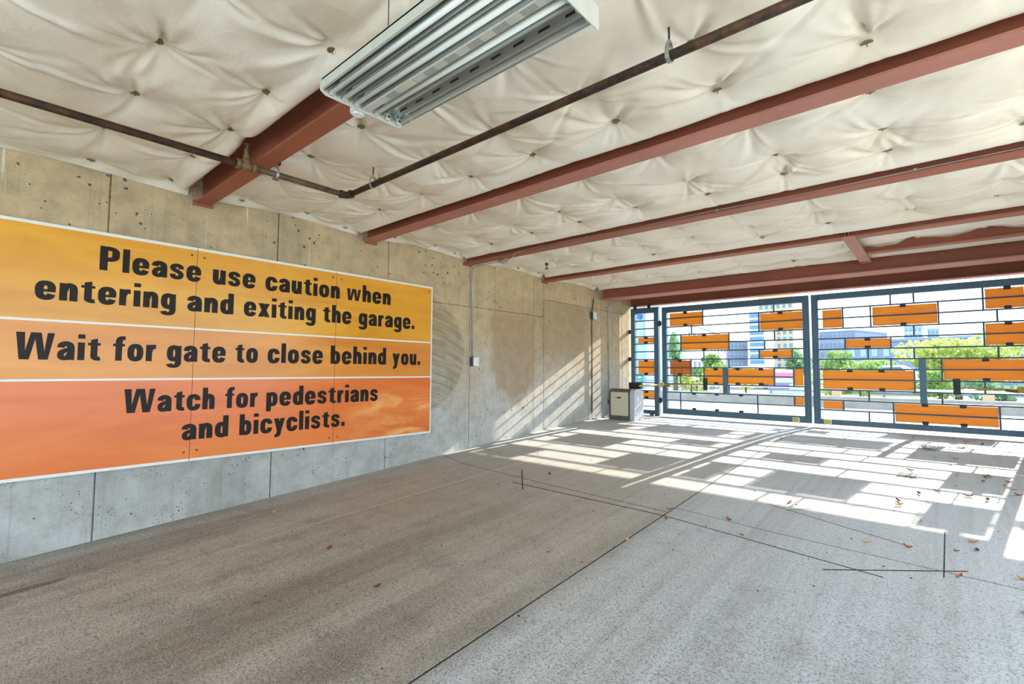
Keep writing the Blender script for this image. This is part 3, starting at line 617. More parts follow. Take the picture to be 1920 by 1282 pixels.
def hanger(x, y, ztop, along, parent, ringm='galv'):
    u = Vector((0, 1, 0)) if along == 'x' else Vector((1, 0, 0)); c = Vector((x, y, PZ)); a = Vector((1, 0, 0)) if along == 'x' else Vector((0, 1, 0))
    V, F = [], []
    for k in range(21):
        an = -math.pi / 2 + 2 * math.pi * k / 20; rr = 0.031; d = u * math.cos(an) * rr + Vector((0, 0, math.sin(an) * rr * (1.0 if math.sin(an) < 0 else 2.3)))
        for e, m in ((-0.011, 1.0), (0.011, 1.0), (0.011, 1.1), (-0.011, 1.1)): V.append(c + d * m + a * e)
    for k in range(20):
        for j in range(4): F.append([k * 4 + j, k * 4 + (j + 1) % 4, k * 4 + 4 + (j + 1) % 4, k * 4 + 4 + j])
    obj('hanger_ring', (V, F), ringm, parent); obj('hanger_rod', tube([(x, y, PZ + 0.068), (x, y, ztop)], 0.0055, 8), 'rod', parent)
    obj('hanger_nut', tube([(x, y, PZ + 0.066), (x, y, PZ + 0.085)], 0.011, 6), ringm, parent)
hanger(PX, 1.73, 2.90, 'y', pa)
obj('beam_clamp', join(box(PX - 0.02, PX + 0.02, 1.70, 1.76, 2.785, 2.825, 0.004)), 'rod', pa)
hanger(1.98, PY, 2.96, 'x', pb); hanger(4.72, PY, 2.96, 'x', pb)
sd = empty('sprinkler_drop', (1.10, 6.1, 2.62)); tag(sd, 'small pendant sprinkler poking through the ceiling blanket near the wall', 'sprinkler')
obj('drop_pipe', tube([(1.10, 6.1, 2.92), (1.10, 6.1, 2.74)], 0.02, 12), 'opbeige', sd)
obj('sprinkler_head', join(tube([(1.10, 6.1, 2.745), (1.10, 6.1, 2.715)], 0.026, 10), tube([(1.088, 6.1, 2.715), (1.088, 6.1, 2.66)], 0.005, 6), tube([(1.112, 6.1, 2.715), (1.112, 6.1, 2.66)], 0.005, 6), tube([(1.10, 6.1, 2.66), (1.10, 6.1, 2.652)], 0.028, 12)), 'rod', sd)

# ------------------------------------------------------------------ conduits on the wall
def clampbox(y, z, name, parent, s=0.075):
    bx_ = obj(name, box(0.012, 0.07, y - s, y + s * 0.35, z - s, z + s, 0.006), 'conduit_dark', parent)
    obj('box_cover', box(0.07, 0.082, y - s * 0.75, y + s * 0.95, z - s * 0.95, z + s * 0.95, 0.008), 'white', parent)
c1 = empty('conduit', (0.02, 5.53, 1.2)); tag(c1, 'grey conduit dropping down the wall from the beam to a switch box', 'conduit')
obj('conduit_run', tube([(0.022, 5.535, 1.26), (0.022, 5.53, 2.60)] + arc((0.022, 5.53, 2.62), (0.022, 5.53, 2.742), (0.16, 5.535, 2.742)) + [(0.62, 5.545, 2.745)], 0.011, 10), 'conduit', c1, True)
clampbox(5.565, 1.19, 'switch_box', c1)
cb = empty('conduit', (4.0, 5.56, 2.75)); tag(cb, 'thin grey flexible conduit clipped along the third ceiling beam', 'conduit')
obj('junction_box', box(0.60, 0.72, 5.50, 5.61, 2.725, 2.757, 0.004), 'conduit', cb)
obj('conduit_run', tube([(0.72, 5.53, 2.742), (0.95, 5.45, 2.745), (1.1, 5.33, 2.765)] + [(1.0 + 0.33 * i, 5.365 + 0.008 * math.sin(i * 1.3), 2.790 + 0.006 * math.sin(i * 0.9)) for i in range(1, 21)], 0.007, 8), 'conduit', cb, True)
for i in (4, 9, 14): obj('conduit_clip', box(1.0 + 0.33 * i - 0.012, 1.0 + 0.33 * i + 0.012, 5.345, 5.385, 2.779, 2.803), 'galv', cb)
c2 = empty('conduit', (0.02, 9.14, 0.0)); tag(c2, 'dark conduit with a round-cornered switch box running down the wall to the floor', 'conduit')
obj('conduit_run', tube([(0.02, 9.22, 2.63), (0.02, 9.19, 2.45), (0.02, 9.15, 2.34), (0.02, 9.14, 0.16)], 0.012, 10), 'conduit_dark', c2, True)
clampbox(9.18, 2.25, 'switch_box', c2, 0.082)
obj('conduit_foot', tube([(0.02, 9.14, 0.17), (0.02, 9.14, 0.10)] + arc((0.02, 9.14, 0.08), (0.02, 9.15, 0.02), (0.05, 9.30, 0.02)), 0.014, 10), 'conduit', c2, True)
c3 = empty('conduit', (0.02, 9.87, 0.0)); tag(c3, 'pale conduit arching out of the wall by the gate and running to the floor', 'conduit')
obj('conduit_run', tube([(0.25, 9.80, 2.61)] + arc((0.14, 9.84, 2.60), (0.02, 9.87, 2.58), (0.02, 9.87, 2.45)) + [(0.02, 9.87, 0.30)], 0.013, 10), 'conduit', c3, True)
obj('conduit_coupling', tube([(0.02, 9.87, 0.40), (0.02, 9.87, 0.30)], 0.022, 10), 'rod', c3)
obj('conduit_foot', tube([(0.02, 9.87, 0.31), (0.02, 9.86, 0.15)] + arc((0.02, 9.85, 0.12), (0.02, 9.80, 0.03), (0.05, 9.60, 0.025)), 0.013, 10), 'conduit', c3, True)
for z in (2.1, 1.55, 1.0): obj('conduit_strap', box(0.0, 0.036, 9.845, 9.895, z - 0.012, z + 0.012), 'galv', c3)

# ------------------------------------------------------------------ gate
GY = 10.88; FD = 0.05    # middle plane and half depth of the frames
def gate_leaf(name, label, x0, x1, rows, panels, verts, plates, gone, stile=0.112, hinge_left=True, mid_skip=()):
    e = empty(name, ((x0 + x1) / 2, GY, 0.075)); tag(e, label, 'gate')
    top = 2.535
    obj('stile', box(x0, x0 + stile, GY - FD, GY + FD, 0.075, top, 0.006), 'gate', e); obj('stile', box(x1 - stile, x1, GY - FD, GY + FD, 0.075, top, 0.006), 'gate', e)
    obj('top_rail', box(x0 + stile, x1 - stile, GY - FD, GY + FD, rows[0], top, 0.006), 'gate', e); obj('bottom_rail', box(x0 + stile, x1 - stile, GY - FD, GY + FD, 0.075, rows[12], 0.006), 'gate', e)
    xi0, xi1 = x0 + stile, x1 - stile
    for r in range(1, 12):
        segs = [(xi0, xi1)]
        for (a, b, r0, r1) in mid_skip:
            if r0 < r < r1: segs = [(s0, a) if s0 < a else None for s0, s1 in segs] + [(b, s1) if s1 > b else None for s0, s1 in segs]; segs = [s for s in segs if s]
        for a, b in segs:
            if b - a > 0.02: obj('slat', box(a, b, GY - 0.026, GY + 0.012, rows[r] - 0.012, rows[r] + 0.012), 'gate_dark', e)
    for x, r0, r1 in verts: obj('divider', box(x - 0.012, x + 0.012, GY - 0.018, GY + 0.012, rows[r0], rows[r1]) if r0 < r1 else box(x - 0.012, x + 0.012, GY - 0.018, GY + 0.012, rows[r1], rows[r0]), 'gate_dark', e)
    for x, r0, r1 in plates: obj('mount_plate', box(x - 0.047, x + 0.047, GY - 0.03, GY + 0.014, rows[r1], rows[r0] - 0.012), 'gate', e)
    for a, b, r0, r1, clips, m in panels:
        p = obj('infill_board', box(a, b, GY + 0.014, GY + 0.032, rows[r1] + 0.022, rows[r0] - 0.022), m, e)
        for cx in clips:
            for zc, s in ((rows[r0] - 0.028, -1), (rows[r1] + 0.028, 1)): obj('board_clip', box(cx - 0.042, cx + 0.042, GY - 0.026, GY + 0.016, zc - 0.026, zc + 0.026, 0.008), 'clip', e)
    for cx, z in gone: obj('board_clip', box(cx - 0.042, cx + 0.042, GY - 0.026, GY + 0.012, z - 0.02, z + 0.02, 0.006), 'clip', e)
    return e
RL = [2.405, 2.262, 2.069, 1.878, 1.687, 1.508, 1.319, 1.132, 0.952, 0.768, 0.577, 0.394, 0.205]
RR = [2.425, 2.250, 2.061, 1.867, 1.680, 1.480, 1.293, 1.106, 0.917, 0.721, 0.533, 0.347, 0.175]
OR, OW = 'orange', 'orange_worn'
gl = gate_leaf('gate_leaf', 'left swing gate leaf of dark slats and orange boards, with empty board clips below', 0.861, 3.837, RL,
    [(1.03, 1.773, 0, 2, [1.402], OR), (1.308, 2.329, 3, 5, [1.817], OR), (1.025, 1.507, 6, 8, [1.263], OW), (1.821, 2.215, 7, 9, [2.055], OR), (2.30, 3.186, 7, 9, [2.502, 2.953], OR), (3.559, 3.70, 7, 9, [], OR), (3.559, 3.70, 10, 11, [], OR), (2.958, 3.71, 1, 3, [3.333], OR), (2.946, 3.511, 5, 6, [3.227], OR)],
    [(1.797, 2, 0), (1.544, 3, 2), (1.295, 5, 3), (2.343, 5, 3), (1.807, 6, 5), (1.525, 8, 6), (2.335, 7, 6), (1.806, 9, 7), (3.203, 9, 7), (1.278, 9, 8), (1.521, 10, 9), (2.326, 10, 9), (1.272, 12, 10), (2.883, 12, 10), (3.546, 9, 7), (3.546, 11, 10), (2.937, 3, 1), (3.221, 1, 0), (3.221, 4, 3), (3.038, 5, 4), (2.931, 6, 5), (3.53, 6, 5)],
    [(2.255, 7, 10)], [(1.58, 0.555), (2.07, 0.555), (2.562, 0.555), (1.58, 0.225), (2.07, 0.225), (2.562, 0.225)], mid_skip=[(3.546, 3.72, 7, 9)])
grf = gate_leaf('gate_leaf', 'right swing gate leaf of dark slats, with a long orange board at its bottom', 3.875, 6.852, RR,
    [(4.05, 4.36, 1, 3, [], OR), (4.821, 5.705, 1, 3, [5.255], OR), (4.415, 5.055, 4, 5, [4.738], OR), (4.03, 5.361, 7, 9, [4.456, 4.925], OR), (4.03, 4.334, 10, 11, [], OR), (5.093, 6.38, 10, 12, [5.495, 5.973], OR), (5.751, 6.72, 6, 8, [6.263], OR), (6.291, 6.73, 0, 2, [6.545], OR), (6.278, 6.73, 3, 5, [6.54], OR)],
    [(4.379, 3, 1), (4.795, 3, 1), (5.719, 3, 1), (5.086, 1, 0), (5.404, 1, 0), (5.392, 4, 3), (4.401, 5, 4), (5.071, 5, 4), (4.742, 6, 5), (5.385, 6, 5), (6.413, 6, 5), (5.065, 7, 6), (5.375, 9, 7), (4.735, 10, 9), (5.723, 10, 9), (4.348, 11, 10), (4.727, 12, 11), (5.075, 12, 10), (6.395, 12, 10), (5.732, 8, 6), (6.265, 2, 0), (6.42, 3, 2), (6.26, 5, 3), (6.241, 9, 8)],
    [(5.486, 6, 10)], [])
# meeting-edge channels, reflectors, loose cables
obj('drop_channel', join(box(3.752, 3.765, GY - FD - 0.03, GY - FD, 0.16, 1.62), box(3.795, 3.815, GY - FD - 0.03, GY - FD, 0.16, 1.62), box(3.765, 3.795, GY - FD - 0.012, GY - FD, 0.16, 1.62)), 'gate', gl)
obj('drop_channel', join(box(3.89, 3.905, GY - FD - 0.03, GY - FD, 0.16, 1.62), box(3.935, 3.95, GY - FD - 0.03, GY - FD, 0.16, 1.62), box(3.905, 3.935, GY - FD - 0.012, GY - FD, 0.16, 1.62)), 'gate', grf)
for g_, xa in ((gl, 3.515), (grf, 4.035)):
    obj('safety_edge_box', box(xa, xa + 0.125, GY - FD - 0.03, GY - FD, 0.085, 0.175, 0.008), 'white', g_); obj('yellow_face', box(xa + 0.012, xa + 0.10, GY - FD - 0.034, GY - FD - 0.03, 0.10, 0.165), 'yellow', g_)
    obj('loose_cable', tube(arc((xa + 0.04, GY - FD - 0.02, 0.085), (xa + (0.10 if g_ is gl else -0.02), GY - FD - 0.03, 0.0), (xa + (0.17 if g_ is gl else -0.08), GY - FD - 0.01, 0.075)), 0.005, 6), 'black', g_)
# fixed side screens
def side_screen(x0, x1, label, mirror):
    e = empty('gate_side_screen', ((x0 + x1) / 2, GY, 0)); tag(e, label, 'gate screen')
    rows = [2.43, 2.252, 2.06, 1.873, 1.70, 1.51, 1.325, 1.143, 0.960, 0.778, 0.588, 0.402, 0.224, 0.14]
    obj('post', box(x0, x0 + 0.106, GY - FD, GY + FD, 0.03, 2.56, 0.006), 'gate', e); obj('post', box(x1 - 0.111, x1, GY - FD, GY + FD, 0.0, 2.56, 0.006), 'gate', e)
    obj('top_rail', box(x0 + 0.106, x1 - 0.111, GY - FD, GY + FD, 2.43, 2.56), 'gate', e); obj('bottom_rail', box(x0 + 0.106, x1 - 0.111, GY - FD, GY + FD, 0.05, 0.14), 'gate', e)
    for r in range(1, 13): obj('slat', box(x0 + 0.106, x1 - 0.111, GY - 0.02, GY + 0.012, rows[r] - 0.012, rows[r] + 0.012), 'gate_dark', e)
    for r0, r1 in ((3, 4), (6, 8), (10, 11)):
        obj('infill_board', box(x0 + 0.165, x1 - 0.125, GY + 0.014, GY + 0.032, rows[r1] + 0.022, rows[r0] - 0.022), OR, e)
        xc = (x0 + x1) / 2 + 0.02
        for zc in (rows[r0] - 0.028, rows[r1] + 0.028): obj('board_clip', box(xc - 0.042, xc + 0.042, GY - 0.026, GY + 0.016, zc - 0.026, zc + 0.026, 0.008), 'clip', e)
    obj('foot', box(x0 + 0.46, x0 + 0.55, GY - 0.03, GY + 0.03, 0.012, 0.06), 'gate', e)
    for z in (2.0, 1.34):
        xw = 0.0 if not mirror else WX
        obj('wall_bracket', box(min(xw, x0) if not mirror else x1, x0 if not mirror else xw, GY - 0.035, GY + 0.01, z - 0.045, z + 0.045), 'clip', e)
    for x in (x0 + 0.12, x0 + 0.48): obj('header_bracket', box(x - 0.04, x + 0.04, GY - FD - 0.012, GY - FD, 2.53, 2.64, 0.003), 'clip', e)
    return e
side_screen(0.07, 0.775, 'narrow fixed gate screen between the left wall and the left gate leaf', False)
side_screen(6.94, 7.62, 'narrow fixed gate screen beside the right gate leaf', True)
for x0, x1, host in ((0.775, 0.861, gl), (6.852, 6.94, grf)):
    for z in (2.16, 0.38): obj('hinge', join(box(x0 + 0.0, x1 + 0.0, GY - FD - 0.02, GY - FD - 0.001, z - 0.05, z + 0.05, 0.004), tube([((x0 + x1) / 2, GY - FD - 0.02, z - 0.07), ((x0 + x1) / 2, GY - FD - 0.02, z + 0.07)], 0.018, 10)), 'clip', host)

# gate operators with their arms
def operator(x0, y0, label, mirror):
    s = -1 if mirror else 1; X = lambda u: x0 + s * u
    e = empty('gate_operator', (X(0.28), y0 + 0.2, 0.0)); tag(e, label, 'gate operator')
    def bx2(a, b, *r, **k): a, b = X(a), X(b); return box(min(a, b), max(a, b), *r, **k)
    # shell: tapering side profile with rounded top, extruded across the width
    prof = [(0.0, 0.0), (0.0, 0.56), (0.03, 0.63), (0.09, 0.665), (0.34, 0.655), (0.40, 0.60), (0.43, 0.42), (0.43, 0.0)]
    def shell(u0, u1, inset): a, b = X(u0), X(u1); return prism([(y0 + p + (inset if p < 0.2 else -inset), 0.008 + max(0, z - inset)) for p, z in prof], min(a, b), max(a, b), 'yz')
    obj('front_shell', shell(0.0, 0.50, 0.0), 'opdark', e); obj('side_shell', shell(0.50, 0.60, 0.004), 'opgrey', e)
    obj('front_panel', bx2(0.05, 0.46, y0 - 0.012, y0 + 0.004, 0.10, 0.60, bev=0.01), 'opbeige', e)
    obj('maker_mark', join(bx2(0.17, 0.20, y0 - 0.014, y0 - 0.011, 0.475, 0.495), bx2(0.215, 0.29, y0 - 0.014, y0 - 0.011, 0.465, 0.50)), 'black', e)
    obj('lock', tube([(X(0.26), y0 - 0.012, 0.06), (X(0.26), y0 + 0.01, 0.06)], 0.014, 10), 'black', e)
    obj('notice_label', bx2(0.598, 0.603, y0 + 0.12, y0 + 0.20, 0.40, 0.50), 'white', e)
    obj('control_box', bx2(0.24, 0.52, y0 + 0.44, y0 + 0.56, 0.66, 0.80, bev=0.01), 'black', e); obj('control_box_stand', bx2(0.34, 0.42, y0 + 0.44, y0 + 0.54, 0.01, 0.66), 'opdark', e)
    return e
opl = operator(0.27, 9.43, 'grey gate operator cabinet with beige front panel standing by the left wall', False)
opr = operator(WX - 0.27, 9.43, 'right-hand gate operator whose tan arm reaches the right gate leaf', True)
def gate_arm(pts, brx, e, rows):
    obj('arm_tube', tube([pts[0], pts[1]], 0.017, 10), 'arm', e); obj('arm_tube', tube([pts[1], pts[2]], 0.015, 10), 'arm', e)
    obj('arm_knuckle', join(tube([Vector(pts[1]) + Vector((0, 0, -0.045)), Vector(pts[1]) + Vector((0, 0, 0.05))], 0.04, 12)), 'armhub', e)
    d = (Vector(pts[2]) - Vector(pts[1])).normalized(); obj('arm_clevis', tube([Vector(pts[1]) + d * 0.02 + Vector((0, 0, -0.028)), Vector(pts[1]) + d * 0.17 + Vector((0, 0, -0.012))], 0.022, 8), 'brass', e)
    obj('rod_end', tube([Vector(pts[2]) - d * 0.10, Vector(pts[2])], 0.011, 8), 'rod', e)
    obj('gate_bracket', join(box(brx - 0.045, brx + 0.045, GY - 0.045, GY - 0.022, rows - 0.12, rows + 0.14, 0.004), box(brx - 0.03, brx + 0.03, GY - 0.10, GY - 0.03, rows - 0.02, rows + 0.012)), 'clip', e)
gate_arm([(0.80, 9.80, 0.735), (0.95, 10.62, 0.745), (1.80, GY - 0.085, 0.765)], 1.836, opl, 0.765)
gate_arm([(WX - 0.80, 9.80, 0.79), (6.62, 10.60, 0.80), (5.95, GY - 0.085, 0.815)], 5.908, opr, 0.815)

# ------------------------------------------------------------------ litter on the floor
def leaf_mesh(seed, s):
    r = random.Random(seed); V, F = [], []; n = 5; L = s; W = s * r.uniform(0.35, 0.55); curl = r.uniform(0.15, 0.45) * s
    for i in range(n + 1):
        t = i / n; wv = W * math.sin(math.pi * min(1, t * 0.94 + 0.03)) ** 0.8 * (1 - 0.25 * t); z = curl * (t - 0.5) ** 2 * 2
        V += [(-wv / 2, (t - 0.5) * L, z + curl * 0.5 * r.uniform(0.5, 1)), (0, (t - 0.5) * L, z), (wv / 2, (t - 0.5) * L, z + curl * 0.5 * r.uniform(0.5, 1))]
    for i in range(n):
        a = i * 3; F += [[a, a + 1, a + 4, a + 3], [a + 1, a + 2, a + 5, a + 4]]
    me = bpy.data.meshes.new('fallen_leaf'); me.from_pydata(V, [], F); return me
LM = []
for i in range(9):
    me = leaf_mesh(i, 0.055 + 0.01 * (i % 4)); me.materials.append(MT[('dry1', 'dry2', 'dry3')[i % 3]]); LM.append(me)
def drop(x, y, me, name, label, cat, group=None, h=0.003):
    o = bpy.data.objects.new(name, me); COL.objects.link(o); o.location = (x, y, fz(y) + h); o.rotation_euler = (0, 0, rng.uniform(0, 6.28)); tag(o, label, cat, group); return o
for i in range(85):
    u = rng.random() ** 1.6; y = 4.0 + 6.3 * rng.random(); x = min(7.45, 0.088 * y + 5.75 - 2.1 * u * (0.4 + 0.6 * rng.random()) + rng.uniform(-0.1, 0.9))
    drop(x, y, LM[i % 9], 'fallen_leaf', 'small ' + ('brown', 'rust-coloured', 'tan')[i % 9 % 3] + ' dry leaf lying among the litter on the right of the floor', 'leaf', ('brown', 'rust-coloured', 'tan')[i % 9 % 3] + ' leaves littering the drive')
for i in range(10):
    cn = ('brown', 'rust-coloured', 'tan')[(i * 2) % 9 % 3]
    drop(rng.uniform(0.6, 5.0), rng.uniform(1.2, 5.0), LM[(i * 2) % 9], 'fallen_leaf', 'lone ' + cn + ' leaf scrap on the near floor before the sunlit patches', 'leaf', 'stray ' + cn + ' leaf scraps on the near floor')
gm = leaf_mesh(77, 0.09); gm.materials.append(MT['green_leaf']); drop(6.05, 7.42, gm, 'fallen_leaf', 'single fresh green leaf among the brown litter', 'leaf')
def crumple(seed, s, mat):
    r = np.random.RandomState(seed); n = 7; V, F = [], []
    for j in range(n):
        for i in range(n): V.append(((i / (n - 1) - 0.5) * s * (1 + 0.2 * r.randn()), (j / (n - 1) - 0.5) * s * 0.7, abs(r.randn()) * s * 0.10 + 0.003))
    for j in range(n - 1):
        for i in range(n - 1): a = j * n + i; F.append([a, a + 1, a + n + 1, a + n])
    me = bpy.data.meshes.new('crumpled_paper'); me.from_pydata(V, [], F); me.materials.append(MT[mat]); return me
drop(5.42, 7.08, crumple(1, 0.17, 'paper'), 'crumpled_paper', 'crumpled tan paper scrap lying in the sunlight', 'paper scrap')
drop(5.55, 9.0, crumple(2, 0.22, 'paper'), 'crumpled_paper', 'pale paper scrap lying near the right gate leaf', 'paper scrap')
fp = obj('flat_card', box(6.28, 6.43, 7.66, 7.75, fz(7.7) + 0.002, fz(7.7) + 0.006), 'paper'); tag(fp, 'flat white card lying among leaves at the right', 'paper scrap')
V, F = [], []
for i in range(300):
    x, y = rng.uniform(0.1, 7.4), rng.uniform(0.4, 8.5); s = rng.uniform(0.002, 0.0045) * rng.choice((1, 1, 1, 1.7)); q = box(x - s, x + s * rng.uniform(0.6, 1.8), y - s * 0.7, y + s * 0.7, fz(y) + 0.0008, fz(y) + 0.002 + s * 0.6, s * 0.3); n = len(V); V += q[0]; F += [[k + n for k in f] for f in q[1]]
gt = obj('floor_grit', (V, F), 'grit'); tag(gt, 'dark crumbs of grit scattered over the concrete floor', 'grit', kind='stuff')

# ------------------------------------------------------------------ street beyond the gate
ba = empty('balustrade', (0, 17.6, 0)); tag(ba, 'low concrete parapet with posts and top rail across the street', 'balustrade')
obj('parapet', box(-40, 40, 17.5, 17.8, -0.05, 0.33, 0.02), 'parapet', ba); obj('top_rail', box(-40, 40, 17.55, 17.75, 0.53, 0.585, 0.01), 'bwhite', ba)
for i in range(-9, 10): obj('rail_post', box(i * 3.3 - 0.1, i * 3.3 + 0.12, 17.54, 17.76, 0.33, 0.53), 'beige', ba)
sf = empty('railing', (0, 24, 0)); tag(sf, 'blue-grey horizontal rail fence beyond the parapet', 'railing')
for z in (0.25, 0.4, 0.55): obj('rail_bar', box(-50, 60, 23.97, 24.03, z - 0.03, z + 0.03), 'hazeb', sf)
for i in range(-12, 15): obj('rail_post', box(i * 4.0 - 0.04, i * 4.0 + 0.04, 23.96, 24.04, -0.02, 0.6), 'hazeb', sf)

def facade(name, label, A, B, ztop, depth, mat, win=None, nx=6, nz=3, wmat='glassd', zb=0.0, wfrac=(0.6, 0.55), bands=False):
    """building between ground points A and B (facing the camera), body plus recessed-looking window parts"""
    A, B = Vector((A[0], A[1], 0)), Vector((B[0], B[1], 0)); u = (B - A); L = u.length; u.normalize(); nrm = Vector((u.y, -u.x, 0)); 
    if nrm.dot(Vector((CAM.x, CAM.y, 0)) - A) < 0: nrm = -nrm
    e = empty(name, (A + B) / 2); tag(e, label, 'building')
    def blk(a, b, z0, z1, d0, d1):
        V = []
        for z in (z0, z1):
            for t, d in ((a, d0), (b, d0), (b, d1), (a, d1)): p = A + u * t + nrm * d; V.append((p.x, p.y, z))
        F = [[0, 3, 2, 1], [4, 5, 6, 7], [0, 1, 5, 4], [1, 2, 6, 5], [2, 3, 7, 6], [3, 0, 4, 7]]; return V, fixn(V, F)
    obj('wall', blk(0, L, -0.02, ztop, -depth, 0), mat, e)
    obj('parapet_cap', blk(-0.1, L + 0.1, ztop, ztop + 0.25, -depth - 0.1, 0.12), mat, e)
    cw, chh = L / nx, (ztop - zb) / nz
    for j in range(nz):
        if bands: obj('window_band', blk(0.01 * L, 0.99 * L, zb + chh * (j + 0.18), zb + chh * (j + 0.82), 0, 0.06), wmat, e); continue
        for i in range(nx):
            a = cw * (i + 0.5 - wfrac[0] / 2); z0 = zb + chh * (j + 0.5 - wfrac[1] / 2)
            obj('window', blk(a, a + cw * wfrac[0], z0, z0 + chh * wfrac[1], -0.02, 0.06), wmat, e)
    return e, blk, L
def gp(px, Y): p = at(px, 697, Y); return (p.x, p.y)
e, blk, L = facade('white_building', 'long white two-storey building with rows of tall windows, behind the left gate leaf', gp(1214, 32), gp(1362, 62), 5.3, 8, 'bwhite', nx=16, nz=2, wmat='glassd', wfrac=(0.42, 0.5))
e2, blk2, L2 = facade('pale_building', 'pale blue building corner behind the fixed gate screen by the wall', gp(1150, 27), gp(1212, 27), 9.0, 6, 'bblue', nx=3, nz=4, wmat='bblue')
p = at(1199, 590, 26.9); obj('facade_mark', join(prism([(p.x - 0.22, p.z + 0.25), (p.x + 0.25, p.z + 0.25), (p.x + 0.2, p.z + 0.1), (p.x - 0.05, p.z + 0.08), (p.x + 0.2, p.z - 0.05), (p.x + 0.1, p.z - 0.28), (p.x - 0.25, p.z - 0.2), (p.x + 0.0, p.z - 0.1), (p.x - 0.25, p.z + 0.02)], 26.78, 26.9, 'xz')), 'bluemark', e2)
def signboard(px, py, Y, wd, ht, label):
    q = at(px, py, Y); t = empty('street_sign', (q.x, Y, 0)); tag(t, label, 'sign')
    obj('sign_plate', box(q.x - wd / 2, q.x + wd / 2, Y - 0.03, Y + 0.03, q.z - ht / 2, q.z + ht / 2, 0.01), 'tealsign', t); obj('sign_post', box(q.x - 0.04, q.x + 0.04, Y + 0.03, Y + 0.09, -0.02, q.z + ht / 2), 'greyb', t)
    for k in range(3): obj('sign_line', box(q.x - wd * 0.3, q.x + wd * (0.25 - 0.1 * k), Y - 0.036, Y - 0.03, q.z + ht * (0.22 - 0.24 * k), q.z + ht * (0.32 - 0.24 * k)), 'white', t)
signboard(1200, 714, 25.6, 0.40, 0.75, 'teal street sign with white lines seen through the side screen'); signboard(1262, 667, 25.0, 0.45, 0.62, 'teal street sign seen at the left edge of the left gate leaf')
facade('grey_midrise', 'hazy grey mid-rise with a fine window grid, left of the glass tower', gp(1366, 110), gp(1403, 112), at(1385, 640, 110).z, 14, 'greyb', nx=5, nz=7, wmat='hazeb')
facade('glass_tower', 'blue glass tower with white floor bands, left part of the tall pair', gp(1407, 110), gp(1434, 110), at(1420, 586, 110).z, 8, 'bwhite', nx=1, nz=11, wmat='glassb', bands=True)
facade('tall_tower', 'tall beige and blue tower with window columns behind the left gate leaf', gp(1424, 150), gp(1490, 150), at(1470, 530, 150).z, 12, 'beige', nx=6, nz=14, wmat='glassb', wfrac=(0.5, 0.6))
facade('slate_block', 'hazy slate-blue office block behind the right gate leaf', gp(1538, 120), gp(1606, 118), at(1570, 623, 120).z, 14, 'hazeb', nx=8, nz=5, wmat='greyb')
e3, blk3, L3 = facade('low_warehouse', 'long low blue-grey warehouse behind the tree and right gate leaf', gp(1590, 66), gp(1960, 60), at(1750, 636, 62).z, 12, 'hazeb', nx=14, nz=2, wmat='bblue', wfrac=(0.5, 0.45))
facade('pale_highrise', 'pale far high-rise rising over the warehouse', gp(1698, 180), gp(1732, 180), at(1715, 612, 180).z, 14, 'bblue', nx=4, nz=8, wmat='hazeb')
facade('pale_highrise', 'second pale far high-rise, right beside the tree top', gp(1742, 190), gp(1764, 190), at(1750, 617, 190).z, 14, 'bblue', nx=3, nz=8, wmat='hazeb')
# wall lettering LOW on the warehouse
q = at(1816, 643, 60.0); s_ = 1.0
def bar(x0, x1, z0, z1): return box(q.x + x0 * s_, q.x + x1 * s_, 60.2, 60.4, q.z + z0 * s_, q.z + z1 * s_)
sgn = empty('wall_sign', (q.x + 1.2, 60.3, q.z)); tag(sgn, 'white raised letters on a frame before the far warehouse wall', 'sign')
obj('letter', join(bar(0, 0.18, -0.5, 0.5), bar(0.18, 0.62, -0.5, -0.32)), 'white', sgn)
obj('letter', join(bar(0.8, 0.98, -0.4, 0.4), bar(1.38, 1.56, -0.4, 0.4), bar(0.86, 1.5, 0.34, 0.52), bar(0.86, 1.5, -0.52, -0.34)), 'white', sgn)
obj('letter', join(*[prism([(q.x + a, q.z + 0.5), (q.x + a + 0.18, q.z + 0.5), (q.x + b + 0.18, q.z - 0.5), (q.x + b, q.z - 0.5)], 60.2, 60.4, 'xz') for a, b in ((1.72, 1.92), (2.12, 1.92), (2.12, 2.32), (2.52, 2.32))]), 'white', sgn)
obj('frame', join(box(q.x - 0.1, q.x + 2.9, 60.4, 60.5, q.z - 0.6, q.z - 0.52), box(q.x + 0.3, q.x + 0.42, 60.42, 60.5, -0.02, q.z - 0.5), box(q.x + 2.3, q.x + 2.42, 60.42, 60.5, -0.02, q.z - 0.5)), 'greyb', sgn)

